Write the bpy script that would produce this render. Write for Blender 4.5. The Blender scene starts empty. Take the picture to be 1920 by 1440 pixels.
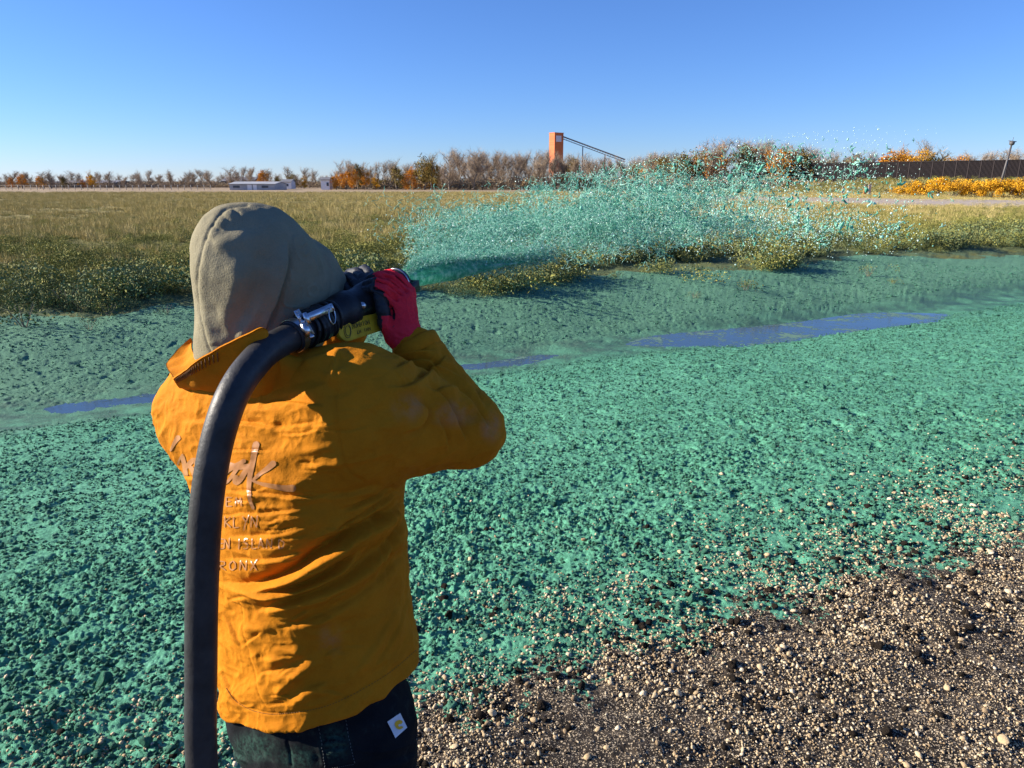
import bpy, bmesh, math, random
import numpy as np
from mathutils import Vector, Matrix
from mathutils.bvhtree import BVHTree

sc = bpy.context.scene
col = sc.collection

# ---------------------------------------------------------------- camera
F_PX = 1350.0            # focal length in pixels of a 1920 wide frame
CAM_H = 1.80
PITCH = math.atan((720 - 341) / F_PX)
cam_d = bpy.data.cameras.new('camera')
cam = bpy.data.objects.new('camera', cam_d)
col.objects.link(cam)
cam.location = (0, 0, CAM_H)
cam.rotation_euler = (math.pi / 2 - PITCH, 0, 0)
cam_d.sensor_width = 36.0
cam_d.lens = 36.0 * F_PX / 1920
cam_d.clip_start = 0.05
cam_d.clip_end = 6000
sc.camera = cam

# ---------------------------------------------------------------- world and sun
SUN_EL = math.radians(21)
SUN_AZ = math.radians(176)       # direction to the sun in plan, from +X counter-clockwise
to_sun = Vector((math.cos(SUN_AZ) * math.cos(SUN_EL), math.sin(SUN_AZ) * math.cos(SUN_EL), math.sin(SUN_EL)))
world = bpy.data.worlds.new('World')
sc.world = world
world.use_nodes = True
wn = world.node_tree
wn.nodes.clear()
sky = wn.nodes.new('ShaderNodeTexSky')
sky.sky_type = 'NISHITA'
sky.sun_disc = False
sky.sun_elevation = SUN_EL
sky.sun_rotation = math.atan2(to_sun.x, to_sun.y)
sky.air_density = 1.4
sky.dust_density = 0.0
sky.ozone_density = 8.0
sky.altitude = 3000
bg = wn.nodes.new('ShaderNodeBackground')
bg.inputs['Strength'].default_value = 0.067
wo = wn.nodes.new('ShaderNodeOutputWorld')
tint = wn.nodes.new('ShaderNodeMix'); tint.data_type = 'RGBA'; tint.blend_type = 'MULTIPLY'
tint.inputs[0].default_value = 1.0; tint.inputs[7].default_value = (1.02, 1.0, 1.20, 1)   # clear dry autumn air
wn.links.new(sky.outputs[0], tint.inputs[6])
wn.links.new(tint.outputs[2], bg.inputs['Color'])
wn.links.new(bg.outputs[0], wo.inputs['Surface'])

sun_d = bpy.data.lights.new('sun', 'SUN')
sun_d.energy = 5.0
sun_d.angle = math.radians(0.53)
sun_d.color = (1.0, 0.90, 0.76)
sun = bpy.data.objects.new('sun', sun_d)
col.objects.link(sun)
sun.rotation_euler = (-to_sun).to_track_quat('-Z', 'Y').to_euler()
sun.location = (-20, -5, 15)

sc.view_settings.view_transform = 'Standard'
sc.view_settings.look = 'None'
sc.view_settings.gamma = 1.0
sc.view_settings.exposure = 1.2
sc.view_settings.use_curve_mapping = False
sc.render.engine = 'CYCLES'
sc.cycles.max_bounces = 6
sc.cycles.use_denoising = True

# ---------------------------------------------------------------- helpers
CP, SP = math.cos(PITCH), math.sin(PITCH)

def ray(px, py):
    u = (px - 960) / F_PX; v = (720 - py) / F_PX
    return np.array([u, CP + v * SP, -SP + v * CP])

def W(px, py, Y):
    d = ray(px, py)
    return np.array([0, 0, CAM_H]) + d * (Y / d[1])

def proj(P):
    P = np.asarray(P, dtype=np.float64)
    q = P - np.array([0, 0, CAM_H])
    dep = q[..., 1] * CP - q[..., 2] * SP
    up = q[..., 1] * SP + q[..., 2] * CP
    return 960 + F_PX * q[..., 0] / dep, 720 - F_PX * up / dep

def hashu(ix, iy, iz, seed):
    h = (ix.astype(np.uint32) * np.uint32(374761393) + iy.astype(np.uint32) * np.uint32(668265263)
         + iz.astype(np.uint32) * np.uint32(2147483647 - 58) + np.uint32((seed * 974634541) & 0xffffffff))
    h = (h ^ (h >> np.uint32(13))) * np.uint32(1274126177)
    h = (h ^ (h >> np.uint32(15))) * np.uint32(2246822519)
    return h ^ (h >> np.uint32(16))

def perlin2(x, y, seed=0):
    x = np.asarray(x, np.float64); y = np.asarray(y, np.float64)
    x0 = np.floor(x).astype(np.int64); y0 = np.floor(y).astype(np.int64)
    fx = (x - x0).astype(np.float32); fy = (y - y0).astype(np.float32)
    ux = fx * fx * fx * (fx * (fx * 6 - 15) + 10); uy = fy * fy * fy * (fy * (fy * 6 - 15) + 10)
    z = np.zeros_like(x0)
    def g(dx, dy):
        a = hashu(x0 + dx, y0 + dy, z, seed).astype(np.float32) * np.float32(2 * math.pi / 4294967296.0)
        return np.cos(a) * (fx - dx) + np.sin(a) * (fy - dy)
    a = g(0, 0); b = g(1, 0); c = g(0, 1); d = g(1, 1)
    return ((a + (b - a) * ux) * (1 - uy) + (c + (d - c) * ux) * uy) * 1.5

def vnoise3(P, seed=0):
    P = np.asarray(P, np.float64)
    i = np.floor(P).astype(np.int64); f = (P - i).astype(np.float32)
    u = f * f * (3 - 2 * f)
    def h(a, b, c):
        return hashu(i[..., 0] + a, i[..., 1] + b, i[..., 2] + c, seed).astype(np.float32) / np.float32(2147483648.0) - 1
    def l(a, b, t): return a + (b - a) * t
    x00 = l(h(0, 0, 0), h(1, 0, 0), u[..., 0]); x10 = l(h(0, 1, 0), h(1, 1, 0), u[..., 0])
    x01 = l(h(0, 0, 1), h(1, 0, 1), u[..., 0]); x11 = l(h(0, 1, 1), h(1, 1, 1), u[..., 0])
    return l(l(x00, x10, u[..., 1]), l(x01, x11, u[..., 1]), u[..., 2])

def sstep(a, b, x):
    t = np.clip((x - a) / (b - a), 0, 1)
    return t * t * (3 - 2 * t)

def mesh_np(name, V, Fq=None, Ft=None, smooth=True):
    """mesh from numpy vertices, quads and/or triangles"""
    V = np.asarray(V, np.float32)
    loops, starts = [], []
    n = 0
    if Fq is not None and len(Fq):
        Fq = np.asarray(Fq, np.int32); loops.append(Fq.ravel()); starts.append(np.arange(len(Fq), dtype=np.int32) * 4); n = Fq.size
    if Ft is not None and len(Ft):
        Ft = np.asarray(Ft, np.int32); loops.append(Ft.ravel()); starts.append(n + np.arange(len(Ft), dtype=np.int32) * 3)
    loops = np.concatenate(loops); starts = np.concatenate(starts)
    me = bpy.data.meshes.new(name)
    me.vertices.add(len(V)); me.vertices.foreach_set('co', V.ravel())
    me.loops.add(len(loops)); me.loops.foreach_set('vertex_index', loops)
    me.polygons.add(len(starts)); me.polygons.foreach_set('loop_start', starts)
    me.update(calc_edges=True)
    me.validate()
    me.polygons.foreach_set('use_smooth', np.full(len(me.polygons), smooth, dtype=bool))
    return me

def tag(o, label=None, cat=None, group=None, kind=None):
    if label: o['label'] = label
    if cat: o['category'] = cat
    if group: o['group'] = group
    if kind: o['kind'] = kind
    return o

def link(name, me, mat=None, parent=None):
    o = bpy.data.objects.new(name, me)
    col.objects.link(o)
    if mat is not None and me is not None:
        if isinstance(mat, (list, tuple)):
            for m in mat: me.materials.append(m)
        elif len(me.materials) == 0: me.materials.append(mat)
    if parent is not None:
        o.parent = parent
        o.matrix_parent_inverse = Matrix.Identity(4)
    return o

def empty(name, loc, rz=0):
    o = bpy.data.objects.new(name, None)
    o.empty_display_size = 0.2
    o.location = loc; o.rotation_euler = (0, 0, rz)
    col.objects.link(o)
    return o

def link_world(name, me, mat, parent):
    """child whose mesh is in world coordinates, under a thing standing at parent.location"""
    o = link(name, me, mat, parent)
    o.matrix_parent_inverse = Matrix.Translation(-Vector(parent.location))
    return o

class MB:
    """collects boxes, tubes and grids into one mesh"""
    def __init__(self): self.v = []; self.q = []; self.t = []; self.n = 0
    def add(self, V, Q=None, T=None):
        V = np.asarray(V, np.float64).reshape(-1, 3)
        if Q is not None and len(Q): self.q.append(np.asarray(Q, np.int64) + self.n)
        if T is not None and len(T): self.t.append(np.asarray(T, np.int64) + self.n)
        self.v.append(V); self.n += len(V)
        return self
    def box(self, c, s, rot=None):
        x, y, z = np.array(s) / 2
        V = np.array([[-x, -y, -z], [x, -y, -z], [x, y, -z], [-x, y, -z], [-x, -y, z], [x, -y, z], [x, y, z], [-x, y, z]])
        if rot is not None: V = V @ np.array(rot).T
        return self.add(V + np.array(c), [[0, 3, 2, 1], [4, 5, 6, 7], [0, 1, 5, 4], [1, 2, 6, 5], [2, 3, 7, 6], [3, 0, 4, 7]])
    def tube(self, pts, rad, n=8, cap=True, ref=None):
        pts = np.asarray(pts, np.float64); k = len(pts)
        rad = np.broadcast_to(np.asarray(rad, np.float64), (k,))
        T = np.gradient(pts, axis=0); T /= np.linalg.norm(T, axis=1)[:, None] + 1e-12
        r = np.array([0.0, 0, 1]) if ref is None else np.array(ref, float)
        if abs(T[0] @ r) > .95: r = np.array([1.0, 0, 0])
        N = r - (r @ T[0]) * T[0]; N /= np.linalg.norm(N)
        V = []
        ang = np.arange(n) * 2 * math.pi / n
        for i in range(k):
            N = N - (N @ T[i]) * T[i]; N /= np.linalg.norm(N) + 1e-12
            B = np.cross(T[i], N)
            V.append(pts[i] + rad[i] * (np.cos(ang)[:, None] * N + np.sin(ang)[:, None] * B))
        V = np.concatenate(V)
        i = np.arange(k - 1)[:, None] * n; j = np.arange(n)[None, :]; j2 = (j + 1) % n
        Q = np.stack([i + j, i + j2, i + n + j2, i + n + j], -1).reshape(-1, 4)
        Tt = []
        if cap:
            V = np.concatenate([V, pts[:1], pts[-1:]]); a = k * n
            for q in range(n):
                Tt.append([a, (q + 1) % n, q]); Tt.append([a + 1, (k - 1) * n + q, (k - 1) * n + (q + 1) % n])
        return self.add(V, Q, Tt)
    def grid(self, P):
        P = np.asarray(P); a, b = P.shape[:2]
        i = np.arange(a - 1)[:, None] * b; j = np.arange(b - 1)[None, :]
        Q = np.stack([i + j, i + j + 1, i + b + j + 1, i + b + j], -1).reshape(-1, 4)
        return self.add(P.reshape(-1, 3), Q)
    def mesh(self, name, smooth=True):
        V = np.concatenate(self.v)
        Q = np.concatenate(self.q) if self.q else None
        T = np.concatenate(self.t) if self.t else None
        return mesh_np(name, V, Q, T, smooth)

def rot_axis(axis, ang):
    return np.array(Matrix.Rotation(ang, 3, Vector(axis)))

def spline(pts, n):
    """Catmull-Rom through the points, n samples"""
    P = np.asarray(pts, np.float64)
    P = np.concatenate([2 * P[:1] - P[1:2], P, 2 * P[-1:] - P[-2:-1]])
    m = len(P) - 3
    t = np.linspace(0, m - 1e-9, n); i = t.astype(int); u = (t - i)[:, None]
    a, b, c, d = P[i], P[i + 1], P[i + 2], P[i + 3]
    return 0.5 * (2 * b + (c - a) * u + (2 * a - 5 * b + 4 * c - d) * u ** 2 + (3 * b - a - 3 * c + d) * u ** 3)

# ---------------------------------------------------------------- node material helpers
class NT:
    def __init__(self, name):
        self.m = bpy.data.materials.new(name); self.m.use_nodes = True
        self.t = self.m.node_tree; self.t.nodes.clear()
        self.out = self.n('ShaderNodeOutputMaterial')
        self.b = self.n('ShaderNodeBsdfPrincipled')
        self.l(self.b.outputs[0], self.out.inputs['Surface'])
    def n(self, typ, **kw):
        x = self.t.nodes.new(typ)
        for k, v in kw.items(): setattr(x, k, v)
        return x
    def l(self, a, b): self.t.links.new(a, b)
    def put(self, sock, v):
        if hasattr(v, 'is_output') or isinstance(v, bpy.types.NodeSocket): self.l(v, sock)
        elif isinstance(v, (tuple, list)) and len(v) == 3 and sock.type == 'RGBA': sock.default_value = (*v, 1)
        else: sock.default_value = v
    def set(self, **kw):
        for k, v in kw.items(): self.put(self.b.inputs[k.replace('_', ' ')], v)
        return self
    def coord(self, which='Object'):
        return self.n('ShaderNodeTexCoord').outputs[which]
    def noise(self, scale, detail=4, rough=.55, vec=None, dist=0.0, out='Fac'):
        x = self.n('ShaderNodeTexNoise'); x.inputs['Scale'].default_value = scale
        x.inputs['Detail'].default_value = detail; x.inputs['Roughness'].default_value = rough
        x.inputs['Distortion'].default_value = dist
        if vec is not None: self.l(vec, x.inputs['Vector'])
        return x.outputs[out]
    def voro(self, scale, vec=None, out='Distance', feature='F1', rnd=1.0):
        x = self.n('ShaderNodeTexVoronoi', feature=feature); x.inputs['Scale'].default_value = scale
        x.inputs['Randomness'].default_value = rnd
        if vec is not None: self.l(vec, x.inputs['Vector'])
        return x.outputs[out]
    def mapping(self, vec, scale=(1, 1, 1), rot=(0, 0, 0)):
        x = self.n('ShaderNodeMapping'); x.inputs['Scale'].default_value = scale; x.inputs['Rotation'].default_value = rot
        self.l(vec, x.inputs['Vector']); return x.outputs[0]
    def ramp(self, fac, stops, interp='LINEAR'):
        x = self.n('ShaderNodeValToRGB'); x.color_ramp.interpolation = interp
        e = x.color_ramp.elements
        while len(e) < len(stops): e.new(0.5)
        for k, (p, c) in enumerate(stops):
            e[k].position = p; e[k].color = (*c, 1) if not isinstance(c, (int, float)) else (c, c, c, 1)
        self.l(fac, x.inputs[0]); return x.outputs[0]
    def mix(self, fac, a, b, mode='MIX'):
        x = self.n('ShaderNodeMix', data_type='RGBA', blend_type=mode)
        self.put(x.inputs[0], fac); self.put(x.inputs[6], a); self.put(x.inputs[7], b)
        return x.outputs[2]
    def math(self, op, a, b=0.0, clamp=False):
        x = self.n('ShaderNodeMath', operation=op, use_clamp=clamp)
        self.put(x.inputs[0], a); self.put(x.inputs[1], b); return x.outputs[0]
    def mrange(self, v, a, b, c=0.0, d=1.0):
        x = self.n('ShaderNodeMapRange'); self.put(x.inputs[0], v)
        for i, q in enumerate((a, b, c, d)): x.inputs[i + 1].default_value = q
        return x.outputs[0]
    def attr(self, name, out='Fac'):
        x = self.n('ShaderNodeAttribute'); x.attribute_name = name; return x.outputs[out]
    def bump(self, h, strength=.5, dist=.01, normal=None):
        x = self.n('ShaderNodeBump'); x.inputs['Strength'].default_value = strength; x.inputs['Distance'].default_value = dist
        self.l(h, x.inputs['Height'])
        if normal is not None: self.l(normal, x.inputs['Normal'])
        self.l(x.outputs[0], self.b.inputs['Normal']); return x.outputs[0]

def mat_simple(name, colr, rough=.7, var=.15, scale=30, metallic=0.0, bump=0.0, bscale=200, spec=.5, bdist=.002):
    n = NT(name); c = n.coord()
    f = n.noise(scale, 5, .6, c)
    dark = tuple(x * (1 - var) for x in colr); lite = tuple(min(1, x * (1 + var)) for x in colr)
    n.set(Base_Color=n.ramp(f, [(.3, dark), (.7, lite)]), Roughness=rough, Metallic=metallic, Specular_IOR_Level=spec)
    if bump: n.bump(n.noise(bscale, 3, .6, c), bump, bdist)
    return n.m
# ---------------------------------------------------------------- the ground
A27 = math.radians(27)
CA, SA = math.cos(A27), math.sin(A27)
def st(x, y): return x * CA + y * SA, -x * SA + y * CA
def xy(s, t): return s * CA - t * SA, s * SA + t * CA
WATER_Z = -0.90
T_K = [-400, 1.6, 2.2, 3.0, 5.0, 7.5, 9.0, 9.7, 10.4, 11.2, 12.6, 14.2, 15.5, 18, 25, 60, 200, 4000]
Z_K = [0.0, 0.0, -.025, -.09, -.36, -.69, -.885, -.925, -.875, -.74, -.50, -.31, -.24, -.20, -.17, -.05, 0.0, 0.0]

def puddle_shift(s):            # depth of the ditch bottom along its length
    p = 1.18 * sstep(6.4, 9.0, s) * (1 - sstep(13.2, 16.2, s)) + .56 * sstep(-1.9, -1.0, s) * (1 - sstep(-.2, 1.0, s)) \
        + .46 * sstep(2.8, 3.6, s) * (1 - sstep(5.6, 6.8, s))
    return .055 - .09 * np.clip(p, 0, 1.2) + .012 * perlin2(s * .9, s * 0, 81)

def ground_base(x, y):
    s, t = st(np.asarray(x, float), np.asarray(y, float))
    t2 = t + .28 * perlin2(s * .33, t * .2, 3) * sstep(3, 8, t) + .06 * (s - 8) * sstep(6, 9, t) * (1 - sstep(11, 13, t)) * (s < 40)
    z = np.interp(t2, T_K, Z_K)
    ditch = np.exp(-((t2 - 9.75) / .75) ** 2)
    z = z + puddle_shift(s) * ditch
    z += .03 * perlin2(s * .5, t * .5, 5) * sstep(2.5, 4, t) * (1 - .6 * ditch)
    z += .16 * perlin2(x * .06 + 3, y * .06, 6) * sstep(20, 40, t) * (1 - sstep(80, 130, t))
    return z

def edge_mulch(s, t):           # 0 on gravel, 1 on mulch
    e = 1.90 + .22 * perlin2(s * .8, t * .8, 11) + .16 * perlin2(s * 3, t * 3, 12) + .05 * perlin2(s * 11, t * 11, 13)
    return sstep(-.5, .95, t - e)

def edge_field(s, t):
    e = 13.9 + .7 * perlin2(s * .35, t * .2, 14) + .35 * perlin2(s * 1.4, t * 1.4, 15) - .8 * sstep(18, 24, s)
    return sstep(-.4, .6, t - e)

def ground_relief(x, y):
    """fine relief: mulch clumps, gravel grain, weedy field"""
    s, t = st(x, y)
    m = edge_mulch(s, t); fl = edge_field(s, t)
    wx = x + .02 * perlin2(x * 9, y * 9, 21); wy = y + .02 * perlin2(x * 9 + 5, y * 9, 22)
    b1 = np.abs(perlin2(wx / .13, wy / .13, 23)); b2 = np.abs(perlin2(wx / .062, wy / .062, 24)); b3 = np.abs(perlin2(wx / .029, wy / .029, 25))
    big = perlin2(x / .34, y / .34, 26)
    near = 1 - .28 * sstep(3.6, 6.5, t)
    patch = .75 + .5 * perlin2(x / .9, y / .9, 28)
    b4 = np.abs(perlin2(wx / .0165, wy / .0165, 29))
    mul = (.018 * b1 + .021 * b2 + .019 * b3 + .010 * b4 + .010 * big) * near * np.clip(patch, .3, 1.3)
    pits = np.clip(-perlin2(x / .19, y / .19, 27) - .36, 0, 1) * .06
    mul = mul - pits * near
    mul *= 1 - .75 * np.exp(-((t - 9.75) / .5) ** 2)
    gr = .006 * perlin2(x / .05, y / .05, 31) + .005 * np.abs(perlin2(x / .02, y / .02, 32)) + .016 * perlin2(x / .28, y / .28, 33) \
        - .03 * np.clip(perlin2(x / .16, y / .16, 34) - .42, 0, 1)
    fd = .05 * perlin2(x / .5, y / .5, 35) + .03 * np.abs(perlin2(x / .15, y / .15, 36))
    return (gr * (1 - m) + mul * m) * (1 - fl) + fd * fl

def ground_z(x, y):
    x = np.asarray(x, float); y = np.asarray(y, float)
    return ground_base(x, y) + ground_relief(x, y)

# a polar sheet round the camera foot: fine where the photograph looks, coarse elsewhere, out to the horizon
th = np.concatenate([np.radians(np.linspace(-44, 44, 930)), np.radians(np.linspace(44, 316, 80))[1:-1]])
rr = np.concatenate([np.linspace(.15, 1.85, 16)[:-1], np.geomspace(1.85, 15, 730)[:-1], np.geomspace(15, 60, 130)[:-1], np.geomspace(60, 3500, 40)])
TH, RR = np.meshgrid(th, rr)
GX, GY = RR * np.sin(TH), RR * np.cos(TH)
GZ = ground_base(GX, GY)
nearm = RR < 90
GZ[nearm] += ground_relief(GX[nearm], GY[nearm])
nt, nr = len(th), len(rr)
V = np.stack([GX, GY, GZ], -1).reshape(-1, 3)
i = np.arange(nr - 1)[:, None] * nt; j = np.arange(nt)[None, :]; j2 = (j + 1) % nt
Q = np.stack([i + j, i + nt + j, i + nt + j2, i + j2], -1).reshape(-1, 4)
V = np.concatenate([V, [[0, 0, 0]]])
Tt = np.stack([np.full(nt, len(V) - 1), np.arange(nt), (np.arange(nt) + 1) % nt], -1)
gme = mesh_np('ground', V, Q, Tt)
S_, T_ = st(V[:, 0], V[:, 1])
for nm, vals in (('mulch', edge_mulch(S_, T_)), ('field', edge_field(S_, T_)), ('across', T_), ('along', S_)):
    a = gme.attributes.new(nm, 'FLOAT', 'POINT'); a.data.foreach_set('value', np.asarray(vals, np.float32))

def ground_material():
    n = NT('ground'); c = n.coord()
    mul = n.attr('mulch'); fld = n.attr('field'); t = n.attr('across')
    # gravel bed: near-black damp soil with buff grit
    sp = n.mapping(c, (1, 1, .3))
    v1 = n.voro(95, sp, 'Distance'); v1c = n.voro(95, sp, 'Color'); v2 = n.voro(190, sp, 'Distance')
    v2c = n.voro(190, sp, 'Color')
    bw1 = n.n('ShaderNodeSeparateColor'); n.l(v1c, bw1.inputs[0])
    bw2 = n.n('ShaderNodeSeparateColor'); n.l(v2c, bw2.inputs[0])
    dens = n.noise(2.6, 4, .6, c)
    p1 = n.math('MULTIPLY', n.math('LESS_THAN', v1, .36), n.math('GREATER_THAN', n.math('ADD', bw1.outputs[0], n.math('MULTIPLY', dens, .8)), .98))
    p2 = n.math('MULTIPLY', n.math('LESS_THAN', v2, .38), n.math('GREATER_THAN', n.math('ADD', bw2.outputs[0], n.math('MULTIPLY', dens, .8)), .86))
    peb = n.math('MAXIMUM', p1, p2)
    soil = n.ramp(n.noise(9, 6, .65, c), [(.34, (.009, .007, .006)), (.55, (.034, .026, .020)), (.8, (.15, .115, .08))])
    pebc = n.mix(bw2.outputs[1], (.32, .25, .165), (.58, .48, .34))
    grav = n.mix(peb, soil, pebc)
    # hydromulch: teal green fibre, some spots showing the soil
    g1 = n.ramp(n.noise(34, 6, .7, c), [(.25, (.040, .155, .102)), (.5, (.095, .325, .213)), (.75, (.18, .47, .325))])
    g2 = n.ramp(n.noise(1.3, 4, .6, c), [(.3, (.78, .86, .82)), (.7, (1.1, 1.08, 1.05))])
    gm = n.mix(1.0, g1, g2, 'MULTIPLY')
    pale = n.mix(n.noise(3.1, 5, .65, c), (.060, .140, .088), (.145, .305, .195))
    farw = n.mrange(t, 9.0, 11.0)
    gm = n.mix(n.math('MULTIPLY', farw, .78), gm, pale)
    bare = n.math('GREATER_THAN', n.noise(7.5, 5, .7, c), .71)
    gm = n.mix(n.math('MULTIPLY', bare, .65), gm, (.035, .04, .028))
    # damp mud along the ditch bottom
    wet = n.math('MULTIPLY', n.mrange(t, 8.6, 9.3), n.mrange(t, 11.0, 10.2))
    wetn = n.math('MULTIPLY', wet, n.mrange(n.noise(2.2, 5, .6, c), .35, .6), True)
    gm = n.mix(n.math('MULTIPLY', wetn, .7), gm, (.030, .055, .040))
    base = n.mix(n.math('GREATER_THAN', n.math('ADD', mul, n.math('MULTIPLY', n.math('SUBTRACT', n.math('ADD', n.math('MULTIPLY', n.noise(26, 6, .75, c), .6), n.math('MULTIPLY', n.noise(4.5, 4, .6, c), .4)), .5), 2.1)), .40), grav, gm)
    # field of autumn weeds and dry grass
    fv = n.mapping(c, (1, 1, 1), (0, 0, -A27))
    fs = n.mapping(fv, (.35, 1, 1))
    olive = n.mix(n.noise(4.0, 6, .7, c), (.075, .082, .022), (.19, .185, .052))
    gold = n.mix(n.noise(2.5, 6, .75, c), (.19, .165, .055), (.36, .295, .115))
    tan = n.mix(n.noise(.9, 6, .7, c), (.27, .20, .12), (.42, .31, .19))
    band = n.math('ADD', t, n.math('MULTIPLY', n.math('SUBTRACT', n.noise(.06, 4, .6, fs), .5), 60))
    f1 = n.mix(n.mrange(band, 24, 48), olive, gold)
    f1 = n.mix(n.math('MULTIPLY', n.mrange(n.noise(.045, 3, .6, fs), .46, .62), n.mrange(t, 40, 60)), f1, n.mix(.6, olive, gold))
    f2 = n.mix(n.mrange(band, 105, 150), f1, tan)
    splash = n.math('MULTIPLY', n.mrange(t, 18.5, 14.0), n.mrange(n.noise(1.1, 4, .6, c), .35, .6), True)
    f2 = n.mix(n.math('MULTIPLY', splash, .6), f2, (.06, .15, .10))
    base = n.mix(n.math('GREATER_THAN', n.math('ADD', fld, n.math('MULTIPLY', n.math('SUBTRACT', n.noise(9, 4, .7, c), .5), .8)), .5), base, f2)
    rough = n.math('SUBTRACT', .92, n.math('MULTIPLY', wetn, .45))
    n.set(Base_Color=base, Roughness=rough, Specular_IOR_Level=.25)
    h = n.math('ADD', n.math('MULTIPLY', n.noise(150, 4, .75, c), .5), n.math('ADD', n.noise(48, 5, .75, c), n.math('MULTIPLY', peb, .5)))
    n.bump(h, .8, .012)
    return n.m
M_ground = ground_material()
tag(link('ground', gme, M_ground), 'gently sloping roadside ditch bank and field', kind='structure')

# ditch water
n = NT('water'); c = n.coord()
scum = n.math('ADD', n.math('MULTIPLY', n.noise(1.1, 4, .6, c), .5), n.math('MULTIPLY', n.noise(9, 6, .75, c), .5))
scm = n.mrange(scum, .525, .555)
n.set(Base_Color=n.mix(scm, (.045, .070, .080), n.mix(n.noise(20, 4, .7, c), (.06, .12, .085), (.13, .27, .19))), Roughness=n.math('ADD', .06, n.math('MULTIPLY', scm, .8)), IOR=1.42, Specular_IOR_Level=.8)
n.bump(n.math('ADD', n.noise(6, 4, .6, c), n.math('MULTIPLY', scm, .6)), .12, .02)
M_water = n.m
wp = MB()
ss = np.linspace(-12, 24, 60); tt = np.linspace(7.0, 12.5, 12)
SS, TT = np.meshgrid(ss, tt)
wx_, wy_ = xy(SS, TT)
wp.grid(np.stack([wx_, wy_, np.full_like(wx_, WATER_Z)], -1))
tag(link('ditch_water', wp.mesh('ditch_water'), M_water), 'shallow standing water in the ditch bottom', kind='structure')
# ---------------------------------------------------------------- far right: gravel track, bank, dark wall
random.seed(5)
rng = np.random.default_rng(7)
def gpt(px, Y, dz=0.0):
    """point on the ground at distance Y under picture column px"""
    x = W(px, 352, Y)[0]
    return np.array([x, Y, float(ground_z(x, Y)) + dz])

n = NT('pale_gravel'); c = n.coord()
n.set(Base_Color=n.ramp(n.noise(.8, 8, .7, c), [(.3, (.34, .285, .235)), (.7, (.48, .41, .345))]), Roughness=.95, Specular_IOR_Level=.1)
n.bump(n.noise(12, 5, .7, c), .5, .05)
M_track = n.m
m = MB()
near_e = [(1150, 82, ), (1250, 76), (1400, 69), (1600, 62), (1800, 57), (2050, 52), (2300, 48)]
rows = []
for (px, Y) in near_e:
    p = gpt(px, Y); q = gpt(px - 10, Y * 1.34)
    w_ = .5 * vnoise3(np.array([[p[0] * .4, p[1] * .4, 0.]]), 3)[0]
    rows.append([np.array([p[0], p[1] + w_, 0]) * (1 - f_) + np.array([q[0], q[1], 0]) * f_ for f_ in np.linspace(0, 1, 5)])
R_ = []
rows = np.array(rows)
for jx in range(5): R_.append(spline(rows[:, jx], 60))
R_ = np.stack(R_, 1)
R_[..., 2] = .16 + .02 * (np.arange(5) % 2)
R_[:, 0, 2] = -.1; R_[:, -1, 2] = -.1
m.grid(R_)
tag(link('gravel_track', m.mesh('gravel_track'), M_track), kind='structure')

# the bank behind the track
def bank_h(px, Y):
    return 0
def bank_sheet():
    us = np.linspace(1050, 2500, 70); vs = np.linspace(0, 1, 14)
    P = np.zeros((len(us), len(vs), 3))
    for i, px in enumerate(us):
        Y0 = np.interp(px, [1050, 1400, 1700, 2000, 2500], [150, 128, 108, 94, 80])
        Y1 = Y0 + 45
        for j, v in enumerate(vs):
            Y = Y0 + (Y1 - Y0) * v
            x = W(px, 352, Y)[0]
            hgt = np.interp(px, [1050, 1350, 1600, 2500], [0.0, 1.2, 2.3, 2.6]) * sstep(0, .75, v)
            P[i, j] = (x, Y, -.25 + hgt * 1.0 + .25 + .12 * perlin2(np.array([x * .3]), np.array([Y * .3]), 77)[0] * (0 < v < 1) - (.5 if v == 0 else 0))
    return P
bankP = bank_sheet()
m = MB(); m.grid(bankP)
n = NT('dry_bank'); c = n.coord()
n.set(Base_Color=n.ramp(n.noise(1.2, 8, .75, c), [(.3, (.055, .055, .025)), (.5, (.10, .095, .042)), (.72, (.20, .16, .075))]), Roughness=.95, Specular_IOR_Level=.1)
n.bump(n.noise(3, 6, .7, c), .8, .2)
M_bank = n.m
tag(link('bank', m.mesh('bank'), M_bank), kind='structure')
from mathutils.bvhtree import BVHTree as _B
bank_bvh = _B.FromPolygons([tuple(v) for v in bankP.reshape(-1, 3)], [tuple(q) for q in m.q[0]])
def bank_z(x, Y):
    h = bank_bvh.ray_cast(Vector((x, Y, 50)), Vector((0, 0, -1)))[0]
    return max(h.z if h else -1, float(ground_z(x, Y)))

M_white = mat_simple('white_label', (.62, .62, .66), .8, .08, 80)
# dark panelled wall on the bank: every panel and post its own part
M_wall = mat_simple('dark_brown_steel', (.030, .020, .020), .7, .3, .6)
wall_t = empty('panel_wall', (60, 120, 2.0))
tag(wall_t, 'long dark brown panel wall standing on the grassy bank at the right', 'wall')
wp0 = np.array([W(1440, 300, 152)[0], 152.0]); wp1 = np.array([W(2100, 300, 118)[0], 118.0])
wl = wp1 - wp0; WL_ = np.linalg.norm(wl); wl /= WL_
npan = 30; pw = WL_ / npan
def wall_top(px): return np.interp(px, [1440, 1590, 1920, 2100], [306.5, 304.5, 298.5, 296])
m = MB()
for k in range(10):                                  # corrugated sheet
    x0 = -pw / 2 + pw * k / 10; w_ = pw / 10
    m.add([[x0, 0, -1.6], [x0 + w_ * .4, 0, -1.6], [x0 + w_ * .55, .12, -1.6], [x0 + w_ * .9, .12, -1.6], [x0, 0, 2.2], [x0 + w_ * .4, 0, 2.2], [x0 + w_ * .55, .12, 2.2], [x0 + w_ * .9, .12, 2.2]],
          [[0, 1, 5, 4], [1, 2, 6, 5], [2, 3, 7, 6]])
m.box((0, .2, .3), (pw * .97, .1, 3.78))
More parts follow.
